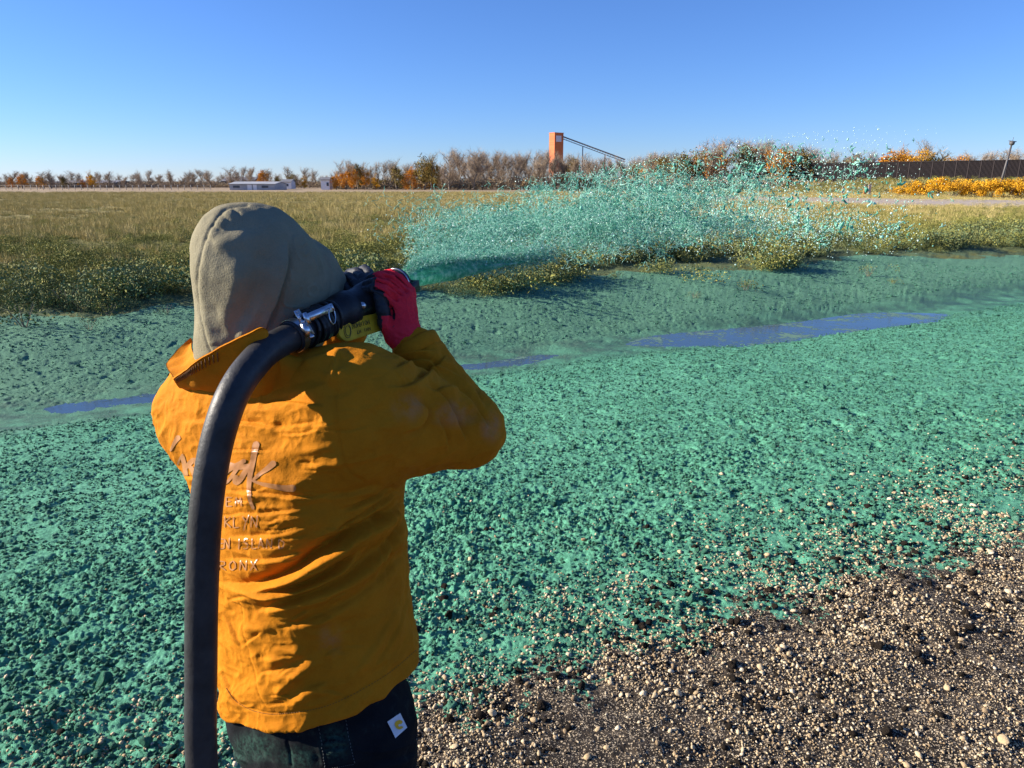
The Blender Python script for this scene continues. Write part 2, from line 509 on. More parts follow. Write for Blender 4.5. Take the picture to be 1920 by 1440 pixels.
m.box((0, .1, 2.24), (pw * .985, .34, .09))
panel_me = m.mesh('panel', smooth=False)
m = MB(); m.box((0, .08, .28), (.14, .30, 3.98)); m.box((0, .08, 2.285), (.17, .33, .03))
post_me = m.mesh('post', smooth=False)
wang = math.atan2(wl[1], wl[0])
for k in range(npan + 1):
    q = wp0 + wl * pw * (k - .5)
    for (nm, me_, off) in (('panel', panel_me, .5), ('post', post_me, 0)):
        if nm == 'panel' and k == npan: continue
        q2 = wp0 + wl * pw * (k + off)
        pxq = proj(np.array([q2[0], q2[1], 5.0]))[0]
        zt = W(float(pxq), float(wall_top(pxq)), q2[1])[2]
        o = link(nm, me_, M_wall, wall_t)
        o.location = (q2[0] - 60, q2[1] - 120, zt - 2.29 - 2.0 - (0 if nm == 'post' else .03)); o.rotation_euler = (0, 0, wang)

# lamp post on the bank, leaning a little
M_post = mat_simple('weathered_grey_metal', (.09, .085, .085), .6, .2, 4)
Yl = 104.0; lb = np.array([W(1876, 335, Yl)[0], Yl]); lz = bank_z(lb[0], lb[1])
lp = empty('lamp_post', (lb[0], lb[1], lz)); lp.rotation_euler = (0, math.radians(6), 0)
tag(lp, 'slightly leaning dark lamp post in front of the brown wall', 'lamp post')
H_l = W(1886, 264, Yl)[2] - lz
m = MB(); m.tube([(0, 0, -.3), (0, 0, H_l * .5), (0, 0, H_l - .5)], [.17, .14, .11], 10); link('pole', m.mesh('pole'), M_post, lp)
m = MB(); m.tube([(0, 0, H_l - .55), (0, 0, H_l - .45), (0, 0, H_l - .1), (0, 0, H_l)], [.14, .30, .34, .16], 10); link('lamp_head', m.mesh('lamp_head'), M_post, lp)
m = MB(); m.tube([(-.55, 0, H_l - .02), (.55, 0, H_l - .02)], .05, 6); m.tube([(0, 0, H_l - .02), (0, 0, H_l + .5)], .03, 6); link('crossbar', m.mesh('crossbar'), M_post, lp)

# orange marker boards by the track
M_orange = mat_simple('orange_board', (.75, .17, .05), .6, .08, 3)
M_pale = mat_simple('pale_board', (.72, .50, .38), .6, .08, 3)
for i, (px, Y, h_, w_, mt, lab_) in enumerate([(1623, 100, 1.25, .34, M_orange, 'bright orange marker board, left one of the close pair by the gravel track'), (1631, 99, 1.2, .36, M_pale, 'paler orange marker board, right one of the close pair by the gravel track'), (1581, 102, .95, .26, M_pale, 'small pale orange marker board standing alone behind the spray')]):
    x = W(px, 352, Y)[0]; z_ = max(0.1, float(ground_z(x, Y)))
    t_ = empty('marker_board', (x, Y, z_)); tag(t_, lab_, 'marker', 'marker boards by the track')
    m = MB(); m.box((0, 0, .15 + h_ / 2), (w_, .06, h_)); m.box((0, 0, .16 + h_), (w_ * .8, .05, .05)); link('board', m.mesh('board', False), mt, t_)
    m = MB(); m.tube([(0, .05, -.2), (0, .05, .5)], .03, 6); m.box((0, .05, .03), (.4, .4, .07)); link('stand', m.mesh('stand'), M_post, t_)

# ---------------------------------------------------------------- orange tower with the sloping conveyor
Yt = 330.0
tp = np.array([W(1042, 330, Yt)[0], Yt])
ppm = F_PX / Yt * 1.0
tower = empty('conveyor_tower', (tp[0], tp[1], 0)); tower.rotation_euler = (0, 0, math.radians(38))
tag(tower, 'tall orange tower with white sign and a conveyor sloping down to the right', 'tower')
n = NT('orange_cladding'); c = n.coord()
br = n.n('ShaderNodeTexBrick'); br.inputs['Scale'].default_value = .5; n.l(n.mapping(c, (1, 1, 1), (math.pi / 2, 0, 0)), br.inputs['Vector'])
br.inputs['Color1'].default_value = (.62, .165, .05, 1); br.inputs['Color2'].default_value = (.52, .13, .04, 1); br.inputs['Mortar'].default_value = (.48, .14, .05, 1)
n.set(Base_Color=br.outputs[0], Roughness=.8)
M_tower = n.m
htop = W(1042, 250, Yt)[2]; hbot = 6.0
a_ = 5.1; b_ = 3.6
m = MB(); m.box((0, 0, (htop + hbot) / 2), (a_, b_, htop - hbot)); link('shaft', m.mesh('shaft', False), M_tower, tower)
m = MB(); m.add([[-a_ / 2, -b_ / 2, hbot], [a_ / 2, -b_ / 2, hbot], [a_ / 2, b_ / 2, hbot], [-a_ / 2, b_ / 2, hbot], [-a_ / 4, -b_ / 2, 0], [a_ / 4, -b_ / 2, 0], [a_ / 4, b_ / 2, 0], [-a_ / 4, b_ / 2, 0]], [[4, 5, 1, 0], [5, 6, 2, 1], [6, 7, 3, 2], [7, 4, 0, 3]]); link('hopper', m.mesh('hopper', False), M_tower, tower)
m = MB(); m.box((0, 0, htop + .12), (a_ + .25, b_ + .25, .22)); link('roof', m.mesh('roof', False), M_tower, tower)
m = MB(); m.box((-.25, -b_ / 2 - .06, htop - 2.3), (3.0, .1, 2.5)); link('sign', m.mesh('sign', False), M_white, tower)
M_truss = mat_simple('grey_steel_truss', (.22, .22, .22), .6, .2, 2)
c0 = W(1056, 258, Yt); c1 = W(1172, 301, Yt - 6)
cinv = tower.matrix_basis.inverted() if False else (Matrix.Translation(tower.location) @ Matrix.Rotation(math.radians(38), 4, 'Z')).inverted()
def tl(p): return np.array(cinv @ Vector(p))
conv = MB()
d_ = (c1 - c0) / np.linalg.norm(c1 - c0); up_ = np.array([0, 0, 1.0])
for o_ in (np.array([0, .9, .5]), np.array([0, -.9, .5]), np.array([0, .9, -.6]), np.array([0, -.9, -.6])):
    conv.tube([tl(c0 + o_), tl(c1 + o_)], .09, 5)
for k in range(24):
    q = c0 + (c1 - c0) * k / 24; q2 = c0 + (c1 - c0) * (k + 1) / 24
    for s_ in (-.9, .9): conv.tube([tl(q + [0, s_, -.6]), tl(q2 + [0, s_, .5])], .04, 4)
conv.tube([tl(c0 + [0, 0, .35]), tl(c1 + [0, 0, .35])], .26, 6)
link('conveyor', conv.mesh('conveyor'), M_truss, tower)
for f_ in (.32, .68):
    m = MB(); q = c0 + (c1 - c0) * f_
    for s_ in (-1.1, 1.1): m.tube([tl(q + [0, s_ * .8, -.5]), tl(np.array([q[0], q[1] + s_ * 1.3, 0]))], .14, 5)
    for zz in (.3, .6): m.tube([tl(np.array([q[0], q[1] - 1.1, q[2] * zz])), tl(np.array([q[0], q[1] + 1.1, q[2] * zz]))], .08, 4)
    link('trestle', m.mesh('trestle'), M_truss, tower)

# ---------------------------------------------------------------- far sheds
M_shed = mat_simple('white_sheet', (.74, .75, .76), .7, .08, .6)
M_shed_g = mat_simple('grey_sheet', (.36, .375, .39), .7, .15, .5)
M_glassd = mat_simple('dark_pane', (.05, .06, .08), .3, .2, 2)
M_roof = mat_simple('grey_roof', (.20, .20, .21), .7, .2, .6)
def shed(label, px0, px1, pyb, pyt, Y, depth, wall, cat='shed', doors=(), windows=(), gable=.25):
    x0, x1 = W(px0, pyb, Y)[0], W(px1, pyb, Y)[0]
    w = x1 - x0; h = W(px0, pyt, Y)[2] - 0.0
    t_ = empty('shed', ((x0 + x1) / 2, Y, 0)); tag(t_, label, cat)
    hw = h * (1 - gable)
    m = MB(); m.box((0, depth / 2, hw / 2), (w, depth, hw))
    m.add([[-w / 2, 0, hw], [-w / 2, depth, hw], [-w / 2, depth / 2, h]], None, [[0, 1, 2]]); m.add([[w / 2, 0, hw], [w / 2, depth, hw], [w / 2, depth / 2, h]], None, [[0, 1, 2]])
    link('wall', m.mesh('wall', False), wall, t_)
    m = MB()
    for sg, (ya, yb) in ((0, (-.3, depth / 2)), (1, (depth / 2, depth + .3))):
        za, zb = (hw - .05, h + .02) if sg == 0 else (h + .02, hw - .05)
        m.add([[-w / 2 - .2, ya, za], [w / 2 + .2, ya, za], [w / 2 + .2, yb, zb], [-w / 2 - .2, yb, zb], [-w / 2 - .2, ya, za + .12], [w / 2 + .2, ya, za + .12], [w / 2 + .2, yb, zb + .12], [-w / 2 - .2, yb, zb + .12]], [[0, 3, 2, 1], [4, 5, 6, 7], [0, 1, 5, 4], [2, 3, 7, 6], [1, 2, 6, 5], [3, 0, 4, 7]])
    link('roof', m.mesh('roof', False), M_roof if wall is not M_shed_g else M_shed_g, t_)
    for (f_, wd) in doors:
        m = MB(); m.box((-w / 2 + w * f_, -.05, hw * .46), (wd, .09, hw * .9)); link('door', m.mesh('door', False), M_shed, t_)
    for (f_, wd) in windows:
        m = MB(); m.box((-w / 2 + w * f_, -.04, hw * .55), (wd, .07, hw * .35)); link('window', m.mesh('window', False), M_glassd, t_)
    return t_
shed('long low grey shed with two white doors far across the field', 431, 516, 355, 341.5, 172, 9, M_shed_g, doors=((.44, 1.0), (.56, .8)), windows=((.15, 1.5), (.78, 1.5)))
shed('small white cabin with a dark opening just right of the long grey shed', 529, 546, 349, 337, 200, 4, M_shed, 'cabin', windows=((.5, 1.0),))
shed('narrow tall white shed left of the orange leaved trees', 602, 618, 351, 333, 178, 3, M_shed, windows=((.8, .5),), gable=.18)
shed('low brown-grey building behind bare trees at the far left', 96, 215, 349, 339, 240, 12, mat_simple('brown_sheet', (.10, .085, .085), .8, .2, .5), 'building', windows=((.2, 2), (.5, 2), (.8, 2)), gable=.3)
shed('dark roofed barn left of the long grey shed', 415, 475, 346, 332, 260, 12, mat_simple('dark_boards', (.07, .06, .055), .8, .2, .5), 'barn', doors=((.3, 2.2),), gable=.4)

# wire fence along the far left edge of the field
fence = empty('wire_fence', (-60, 168, 0)); tag(fence, 'low wire fence with thin posts at the far left edge of the field', 'fence')
m = MB(); m.tube([(0, 0, -.1), (0, 0, 1.15)], .06, 5); fp_me = m.mesh('fence_post')
fa, fb = gpt(-140, 172), gpt(395, 166)
for k in range(46):
    q = fa + (fb - fa) * k / 45; o = link('fence_post', fp_me, M_truss, fence); o.location = Vector(q) - Vector((-60, 168, 0))
m = MB()
for zz in (.35, .7, 1.05): m.tube([fa + [60, -168, zz], fb + [60, -168, zz]], .022, 4)
link('fence_wire', m.mesh('fence_wire'), M_truss, fence)

# ---------------------------------------------------------------- trees
def leaf_cloud(cent, rad, count, size, rg, flat=1.0):
    """leaf faces spread in an uneven volume made of several lumps"""
    V, T = [], []
    k = len(cent)
    idx = rg.integers(0, k, count)
    d = rg.normal(size=(count, 3)); d /= np.linalg.norm(d, axis=1)[:, None]
    r = rg.random(count) ** .45
    P = cent[idx] + d * (r * rad[idx])[:, None] * np.array([1, 1, flat])
    a = rg.normal(size=(count, 3)); a /= np.linalg.norm(a, axis=1)[:, None]
    b = np.cross(a, rg.normal(size=(count, 3))); b /= np.linalg.norm(b, axis=1)[:, None]
    s = size * (.5 + rg.random(count))[:, None]
    V = np.stack([P - a * s, P + b * s * .7, P + a * s, P - b * s * .7], 1).reshape(-1, 3)
    Q = np.arange(count * 4).reshape(-1, 4)
    return V, Q
def branches(rg, h, n_main, spread, twigs, tw=.03, gap=.25):
    """trunk tubes and a crown of thin twigs"""
    tr = MB(); cr_V = []
    lean = rg.normal(size=2) * .06 * h
    def path(p0, d, L, n_):
        P = [p0]; d = d.copy()
        for _ in range(n_): d = d + rg.normal(size=3) * .13; d[2] += .06; d /= np.linalg.norm(d); P.append(P[-1] + d * L / n_)
        return np.array(P)
    main = path(np.zeros(3) - [0, 0, .3], np.array([lean[0] / h, lean[1] / h, 1.0]), h * .8, 6)
    tr.tube(main, np.linspace(.022 * h, .005 * h, 7), 5)
    tips = []
    for k in range(n_main):
        i = gap + (1 - gap) * rg.random(); q = main[min(5, int(i * 6))] * (1 - (i * 6) % 1) + main[min(6, int(i * 6) + 1)] * ((i * 6) % 1)
        an = rg.random() * 2 * math.pi; d = np.array([math.cos(an) * spread, math.sin(an) * spread, .8 + rg.random() * .6]); d /= np.linalg.norm(d)
        L = h * (.18 + .28 * rg.random()) * (1.15 - .5 * i)
        b = path(q, d, L, 4); tr.tube(b, np.linspace(.009 * h, .003 * h, 5), 4, cap=False); tips.append(b)
    tips = np.concatenate([t_[1:] for t_ in tips] + [main[3:]])
    p = tips[rg.integers(0, len(tips), twigs)] + rg.normal(size=(twigs, 3)) * .02 * h
    d = rg.normal(size=(twigs, 3)) * np.array([.8, .8, .5]) + [0, 0, .8]; d /= np.linalg.norm(d, axis=1)[:, None]
    L = h * (.06 + .12 * rg.random(twigs))[:, None]
    sd = np.cross(d, rg.normal(size=(twigs, 3))); sd /= np.linalg.norm(sd, axis=1)[:, None]
    V = np.stack([p - sd * tw, p + sd * tw, p + d * L], 1).reshape(-1, 3)
    return tr, V, np.arange(twigs * 3).reshape(-1, 3), tips
def tree_mat(name, stops, rough=.9):
    n = NT(name); oi = n.n('ShaderNodeObjectInfo'); c = n.coord()
    base = n.ramp(n.math('ADD', n.math('MULTIPLY', n.noise(1.6, 4, .7, c), .75), n.math('MULTIPLY', oi.outputs['Random'], .3)), stops)
    n.set(Base_Color=base, Roughness=rough, Specular_IOR_Level=.1)
    return n.m
M_bark = tree_mat('grey_bark', [(.3, (.17, .14, .105)), (.8, (.30, .25, .20))])
M_twig = tree_mat('twigs', [(.3, (.27, .20, .135)), (.8, (.45, .35, .245))])
M_leafo = tree_mat('orange_leaves', [(.25, (.30, .12, .018)), (.5, (.52, .22, .022)), (.8, (.68, .33, .035))])
M_leafg = tree_mat('olive_leaves', [(.25, (.09, .07, .022)), (.5, (.18, .135, .038)), (.8, (.29, .205, .055))])
M_leafy = tree_mat('yellow_leaves', [(.25, (.34, .17, .015)), (.5, (.58, .30, .020)), (.8, (.74, .43, .035))])
bare, leafy, olive = [], [], []
for k in range(7):
    rg = np.random.default_rng(100 + k)
    tr, Vt, Tt_, tips = branches(rg, 10.0, 26, .65 + .4 * rg.random(), 1500, .020, .06)
    bare.append((tr.mesh('trunk'), mesh_np('crown', Vt, None, Tt_, False)))
for k in range(5):
    rg = np.random.default_rng(200 + k)
    tr, Vt, Tt_, tips = branches(rg, 10.0, 14, .7, 300, .03, .15)
    d_ = rg.normal(size=(20, 3)); d_ /= np.linalg.norm(d_, axis=1)[:, None]; c_ = np.array([0, 0, 5.2]) + d_ * np.array([2.3, 2.3, 3.2]) * (.5 + .5 * rg.random(20))[:, None]
    low = np.c_[rg.normal(size=(6, 2)) * 1.6, 1.0 + 2 * rg.random(6)]; c_ = np.concatenate([c_, low])
    Vl, Ql = leaf_cloud(c_, .7 + .8 * rg.random(len(c_)), 2300, .15, rg)
    nV = len(Vl); me_ = mesh_np('crown', np.concatenate([Vl, Vt]), Ql, Tt_ + nV, False)
    leafy.append((tr.mesh('trunk'), me_))
for m_, (t_, c_) in [(0, x) for x in bare]: t_.materials.append(M_bark); c_.materials.append(M_twig)
olive = []
for (t_, c_) in leafy:
    t_.materials.append(M_bark); c2 = c_.copy(); c3 = c_.copy(); c_.materials.append(M_leafo); c2.materials.append(M_leafg); c3.materials.append(M_leafy); olive.append((t_, c2, c3))
def tree(kind, k, px, Y, top_px, label, group, wide=1.0, zb=None):
    if group and group in ('bare trees left of the sheds', 'bare trees behind the sheds', 'bare trees behind the orange clumps', 'bare trees around the tower', 'bare trees on the rise', 'olive trees on the rise', 'orange trees on the rise', 'bare trees above the wall end'):
        size = 'taller' if top_px < np.interp(px, [0, 420, 640, 842, 960, 1180, 1330, 1590, 1840], [325, 322, 311, 289, 284, 297, 275, 300, 280]) else 'lower'
        label = '%s %s %s' % (size, {'bare': 'bare brown-grey tree' if 'rise' not in group else 'leafless tree on higher ground', 'olive': 'olive-brown leafy tree', 'orange': 'rusty orange tree', 'yellow': 'yellow tree'}[kind], zone(px))
    x = W(px, 350, Y)[0]; z_ = float(ground_z(x, Y)) if zb is None else zb
    h = W(px, top_px, Y)[2] - z_
    t_ = empty({'bare': 'bare_tree', 'orange': 'orange_tree', 'olive': 'olive_tree', 'yellow': 'yellow_tree'}[kind], (x, Y, z_), random.random() * 6.28)
    tag(t_, label, 'tree', group)
    a_, b_ = {'bare': lambda: bare[k % 7], 'orange': lambda: leafy[k % 5], 'olive': lambda: olive[k % 5][:2], 'yellow': lambda: (olive[k % 5][0], olive[k % 5][2])}[kind]()
    for nm, me_ in (('trunk', a_), ('crown', b_)):
        o = bpy.data.objects.new(nm, me_); col.objects.link(o); o.parent = t_
    s_ = h / 9.6
    t_.scale = (s_ * wide, s_ * wide, s_)
    return t_
rr_ = random.Random(11)
ZONES = [(30, 'at the far left end of the tree line'), (60, 'left of the pale orange slim tree'), (98, 'just left of the low brown-grey building'), (130, 'over the left end of the low brown-grey building'), (160, 'over the middle of the low brown-grey building'), (190, 'beside the small bright orange-yellow tree'), (225, 'over the right end of the low brown-grey building'), (270, 'just right of the low brown-grey building'), (320, 'midway between the brown-grey building and the dark barn'), (370, 'a little left of the dark roofed barn'), (412, 'next to the left side of the dark barn'), (445, 'over the dark roofed barn'), (480, 'over the long grey shed, middle part'), (515, 'over the right end of the long grey shed'), (550, 'over the small white cabin'), (590, 'between white cabin and narrow white shed'), (625, 'over the narrow tall white shed'),
         (665, 'behind the left half of the left orange clump'), (705, 'behind the right half of the left orange clump'), (740, 'between the two orange clumps'), (780, 'behind the left half of the right orange clump'), (842, 'behind the right half of the right orange clump'), (880, 'just right of the big olive-brown tree'), (920, 'in the stand between olive tree and tower, first part'), (960, 'in the stand halfway from the olive tree to the tower'), (1000, 'in the stand shortly left of the tower'), (1030, 'close at the left foot of the orange tower'), (1062, 'right by the orange tower'), (1110, 'under the upper half of the conveyor'), (1165, 'under the lower half of the conveyor'), (1180, 'just past the low end of the conveyor'), (1200, 'a little right of the low end of the conveyor'), (1230, 'between the conveyor end and the wooded rise'), (1300, 'on the left flank of the wooded rise'), (1370, 'left of the top of the wooded rise'), (1440, 'on the top of the wooded rise'), (1500, 'right of the top of the wooded rise'), (1570, 'on the right flank of the wooded rise'), (1700, 'at the right foot of the wooded rise'),
         (1850, 'above the wall left of the lamp post'), (1890, 'above the wall behind the lamp post'), (2100, 'above the wall right of the lamp post')]
def zone(px): return next(z for (lim, z) in ZONES if px < lim)
# far left, low and distant
for k in range(48):
    px = 2 + k * 9.0 + rr_.uniform(-6, 6)
    tree('bare', rr_.randrange(7), px, rr_.uniform(205, 300), rr_.uniform(317, 334), 'low bare tree in the far tree line at the left edge of the field', 'bare trees left of the sheds', rr_.uniform(1.1, 1.7))
for px, top, kind, lab_ in [(22, 331, 'orange', 'dull orange bush tree at the far left end of the tree line'), (42, 322, 'orange', 'pale orange slim tree, second from the left end of the tree line'), (75, 328, 'orange', 'light orange tree left of the low brown-grey building'), (172, 321, 'yellow', 'small bright orange-yellow tree beyond the low brown-grey building'), (156, 334, 'orange', 'dull orange low tree left of the small bright yellow one'), (120, 329, 'olive', 'dark olive rounded tree behind the low brown-grey building'),
                         (494, 316, 'orange', 'small orange tree behind the right end of the long grey shed'), (520, 330, 'olive', 'olive tree right behind the long grey shed'), (548, 322, 'olive', 'tall olive tree behind the small white cabin'), (570, 331, 'yellow', 'low yellowish tree between the white cabin and the narrow shed')]:
    tree(kind, rr_.randrange(5), px, 205, top, lab_, None, 1.2)
for k in range(24):
    px = 428 + k * 8.3 + rr_.uniform(-5, 5)
    tree('bare', rr_.randrange(7), px, rr_.uniform(210, 270), rr_.uniform(311, 329), 'bare grey tree rising behind the far white and grey sheds', 'bare trees behind the sheds', rr_.uniform(.9, 1.4))
for px, top, kind, lab_ in [(630, 321, 'orange', 'orange tree first on the right of the narrow white shed'), (648, 313, 'orange', 'second orange tree on the right of the narrow white shed'), (662, 309, 'orange', 'taller orange tree in the middle of the left orange clump'), (684, 312, 'orange', 'bright orange tree towards the right of the left orange clump'), (704, 326, 'yellow', 'low orange tree at the right end of the left orange clump'), (672, 303, 'olive', 'dark olive tree standing behind the left orange clump'),
                            (745, 300, 'olive', 'dark olive tree left of the big rounded olive tree'), (796, 283, 'olive', 'big rounded olive-brown tree, the tallest leafy one at the centre'), (812, 290, 'olive', 'dark tree touching the right side of the big olive-brown tree'), (775, 307, 'orange', 'orange tree in front of the big olive-brown tree, left side'), (808, 301, 'yellow', 'bright orange tree in front of the big olive-brown tree, right side'), (760, 322, 'orange', 'low orange bush tree left of the front orange pair')]:
    tree(kind, rr_.randrange(5), px, rr_.uniform(172, 184), top, lab_, None, 1.05)
for k in range(24):
    px = 640 + k * 8.5 + rr_.uniform(-5, 5)
    tree('bare', rr_.randrange(7), px, rr_.uniform(186, 220), rr_.uniform(297, 322), 'bare tree showing behind the orange leaved clumps', 'bare trees behind the orange clumps', rr_.uniform(.8, 1.2))
for k in range(58):
    px = 842 + k * 7.1 + rr_.uniform(-6, 6)
    top = np.interp(px, [840, 900, 960, 1040, 1110, 1180, 1250], [283, 276, 280, 285, 292, 290, 284]) + rr_.uniform(-4, 16)
    tree('bare', rr_.randrange(7), px, rr_.uniform(170, 215), top, 'bare brown-grey tree in the dense stand around the orange tower', 'bare trees around the tower', rr_.uniform(.8, 1.2))
tree('olive', 1, 1076, 176, 291, 'olive leafed tree just right of the orange tower', None, 1.0)
for k in range(34):                                   # the wooded rise behind the spray
    px = 1195 + k * 12 + rr_.uniform(-8, 8)
    top = np.interp(px, [1195, 1330, 1400, 1500, 1590], [290, 258, 254, 266, 292]) + rr_.uniform(0, 12)
    kind = rr_.choice(['olive', 'bare', 'olive', 'bare', 'orange'])
    if kind == 'bare': tree('bare', rr_.randrange(7), px, rr_.uniform(150, 175), top, 'bare tree on the wooded rise seen through the spray', 'bare trees on the rise', 1.1)
    elif kind == 'olive': tree('olive', rr_.randrange(5), px, rr_.uniform(148, 170), top + 4, 'olive-brown leafy tree on the wooded rise seen through the spray', 'olive trees on the rise', 1.1)
    else: tree('orange', rr_.randrange(5), px, rr_.uniform(148, 170), top + 6, 'rusty orange tree on the wooded rise seen through the spray', 'orange trees on the rise', 1.1)
for px, top, kind, lab_ in [(1600, 283, 'olive', 'yellow-brown tree at the left end of the row over the dark wall'), (1632, 284, 'bare', 'pale bare tree between the leafy trees over the dark wall'), (1665, 277, 'orange', 'orange tree left of the tallest pair over the dark wall'), (1684, 276, 'yellow', 'bright orange tree over the dark wall, middle of the row'), (1717, 274, 'yellow', 'brightest orange-yellow tree over the dark wall'), (1745, 281, 'olive', 'dark brown tree right of the brightest orange one over the wall'), (1775, 286, 'yellow', 'rounded golden tree over the dark wall'), (1797, 289, 'orange', 'low orange tree at the right end of the leafy row over the wall'), (1731, 262, 'bare', 'tall thin bare tree rising above the orange row over the wall')]:
    tree(kind, rr_.randrange(5), px, rr_.uniform(165, 180), top, lab_, None, 1.0 if kind == 'bare' else 1.7, 1.5)
for k in range(9):
    px = 1832 + k * 13 + rr_.uniform(-5, 5)
    tree('bare', rr_.randrange(7), px, rr_.uniform(170, 190), rr_.uniform(275, 286), 'pale leafless tree above the right end of the dark wall', 'bare trees above the wall end', 1.2, 1.5)

# yellow willow shrubs along the foot of the bank
sh_me = []
for k in range(4):
    rg = np.random.default_rng(400 + k)
    c_ = np.c_[rg.normal(size=(12, 2)) * np.array([1.1, .8]), .5 + 1.5 * rg.random(12)]
    Vl, Ql = leaf_cloud(c_, .45 + .4 * rg.random(12), 2600, .075, rg)
    st2 = MB()
    for q in range(14):
        e = c_[rg.integers(0, 12)]; st2.tube([(rg.normal() * .25, rg.normal() * .2, -.2), e * [.6, .6, .6], e + [0, 0, .4]], [.03, .02, .01], 4, cap=False)
    me1 = mesh_np('crown', Vl, Ql, None, False); me1.materials.append(M_leafy); me2 = st2.mesh('stems'); me2.materials.append(M_bark)
    sh_me.append((me1, me2))
for k in range(15):
    px = 1690 + k * 24 + rr_.uniform(-6, 6)
    Y = np.interp(px, [1680, 2050], [96, 84]) + rr_.uniform(-2, 3)
    x = W(px, 352, Y)[0]; z_ = bank_z(x, Y) - .1
    top = np.interp(px, [1680, 1730, 1765, 1830, 1920, 2050], [348, 338, 330, 336, 332, 330]) + rr_.uniform(-2, 4)
    h = W(px, top, Y)[2] - z_
    t_ = empty('willow_shrub', (x, Y, z_), rr_.random() * 6.28); s_ = h / 2.6; t_.scale = (s_ * 1.05, s_ * 1.05, s_)
    tag(t_, 'golden yellow shrub in the hedge between gravel track and wall', 'shrub', 'yellow shrubs along the track')
    for nm, me_ in zip(('crown', 'stems'), sh_me[k % 4]):
        o = bpy.data.objects.new(nm, me_); col.objects.link(o); o.parent = t_
# ---------------------------------------------------------------- weeds, grass and brush as scattered masses
def gn_scatter(name, pts, rots, scales, protos, label_kind='stuff', tumble=None):
    """one object: its vertices carry the plants"""
    me = bpy.data.meshes.new(name); me.vertices.add(len(pts)); me.vertices.foreach_set('co', np.asarray(pts, np.float32).ravel())
    a = me.attributes.new('rz', 'FLOAT', 'POINT'); a.data.foreach_set('value', np.asarray(rots, np.float32))
    a = me.attributes.new('sc', 'FLOAT', 'POINT'); a.data.foreach_set('value', np.asarray(scales, np.float32))
    o = link(name, me); o['kind'] = label_kind
    c_ = bpy.data.collections.new(name + '_kinds')
    for k, pm in enumerate(protos):
        c_.objects.link(bpy.data.objects.new('plant', pm))
    ng = bpy.data.node_groups.new(name, 'GeometryNodeTree')
    ng.interface.new_socket('Geometry', in_out='INPUT', socket_type='NodeSocketGeometry'); ng.interface.new_socket('Geometry', in_out='OUTPUT', socket_type='NodeSocketGeometry')
    N = ng.nodes; L = ng.links
    gi = N.new('NodeGroupInput'); go = N.new('NodeGroupOutput'); ip = N.new('GeometryNodeInstanceOnPoints')
    ci = N.new('GeometryNodeCollectionInfo'); ci.inputs[0].default_value = c_; ci.inputs[1].default_value = True; ci.inputs[2].default_value = True
    def at(nm):
        x = N.new('GeometryNodeInputNamedAttribute'); x.data_type = 'FLOAT'; x.inputs[0].default_value = nm; return x.outputs[0]
    cx = N.new('ShaderNodeCombineXYZ'); L.new(at('rz'), cx.inputs[2])
    if tumble is not None:
        for k_, nm in enumerate(('rx', 'ry')):
            a = me.attributes.new(nm, 'FLOAT', 'POINT'); a.data.foreach_set('value', np.asarray(tumble[:, k_], np.float32)); L.new(at(nm), cx.inputs[k_])
    L.new(gi.outputs[0], ip.inputs['Points']); L.new(ci.outputs[0], ip.inputs['Instance']); ip.inputs['Pick Instance'].default_value = True
    L.new(cx.outputs[0], ip.inputs['Rotation']); L.new(at('sc'), ip.inputs['Scale']); L.new(ip.outputs[0], go.inputs[0])
    md = o.modifiers.new('scatter', 'NODES'); md.node_group = ng
    return o
def plant_mat(name, stops, mulch=0.0):
    n = NT(name); oi = n.n('ShaderNodeObjectInfo'); c = n.coord()
    f = n.math('ADD', n.math('MULTIPLY', oi.outputs['Random'], .65), n.math('MULTIPLY', n.noise(9, 2, .6, c), .35))
    base = n.ramp(f, stops)
    if mulch: base = n.mix(n.math('MULTIPLY', n.mrange(n.noise(16, 2, .6, c), .42, .58), mulch, True), base, (.07, .22, .15))
    n.set(Base_Color=base, Roughness=.85, Specular_IOR_Level=.2)
    return n.m
M_weed = plant_mat('weed_leaves', [(.1, (.095, .105, .026)), (.45, (.20, .205, .050)), (.75, (.31, .30, .080)), (.95, (.44, .38, .13))])
M_weedm = plant_mat('mulched_weed', [(.1, (.075, .085, .028)), (.5, (.165, .170, .055)), (.9, (.30, .28, .10))], .40)
M_dry = plant_mat('dry_grass', [(.1, (.24, .205, .060)), (.4, (.40, .325, .115)), (.7, (.54, .43, .19)), (.85, (.22, .22, .06))])
M_brush = plant_mat('brushwood', [(.1, (.17, .135, .10)), (.4, (.27, .215, .15)), (.7, (.34, .26, .155)), (.92, (.44, .25, .07))])
def weed(seed, h, w, leaves, size, mat):
    rg = np.random.default_rng(seed); k = 9
    c_ = np.c_[rg.normal(size=(k, 2)) * w * .42, h * (.2 + .65 * rg.random(k))]
    V, Q = leaf_cloud(c_, (.22 + .2 * rg.random(k)) * w, leaves, size, rg, .8)
    V[:, 2] = np.maximum(V[:, 2], .0)
    me = mesh_np('plant', V, Q, None, False); me.materials.append(mat); return me
def tuft(seed, h, w, blades, mat, bw=.008):
    rg = np.random.default_rng(seed)
    p = np.c_[rg.normal(size=(blades, 2)) * w * .4, np.zeros(blades)]
    d = np.c_[rg.normal(size=(blades, 2)) * .38, np.ones(blades)]; d /= np.linalg.norm(d, axis=1)[:, None]
    L = h * (.5 + .7 * rg.random(blades))[:, None]; sd = np.cross(d, rg.normal(size=(blades, 3))); sd /= np.linalg.norm(sd, axis=1)[:, None]
    V = np.stack([p - sd * bw, p + sd * bw, p + d * L], 1).reshape(-1, 3)
    me = mesh_np('plant', V, None, np.arange(blades * 3).reshape(-1, 3), False); me.materials.append(mat); return me
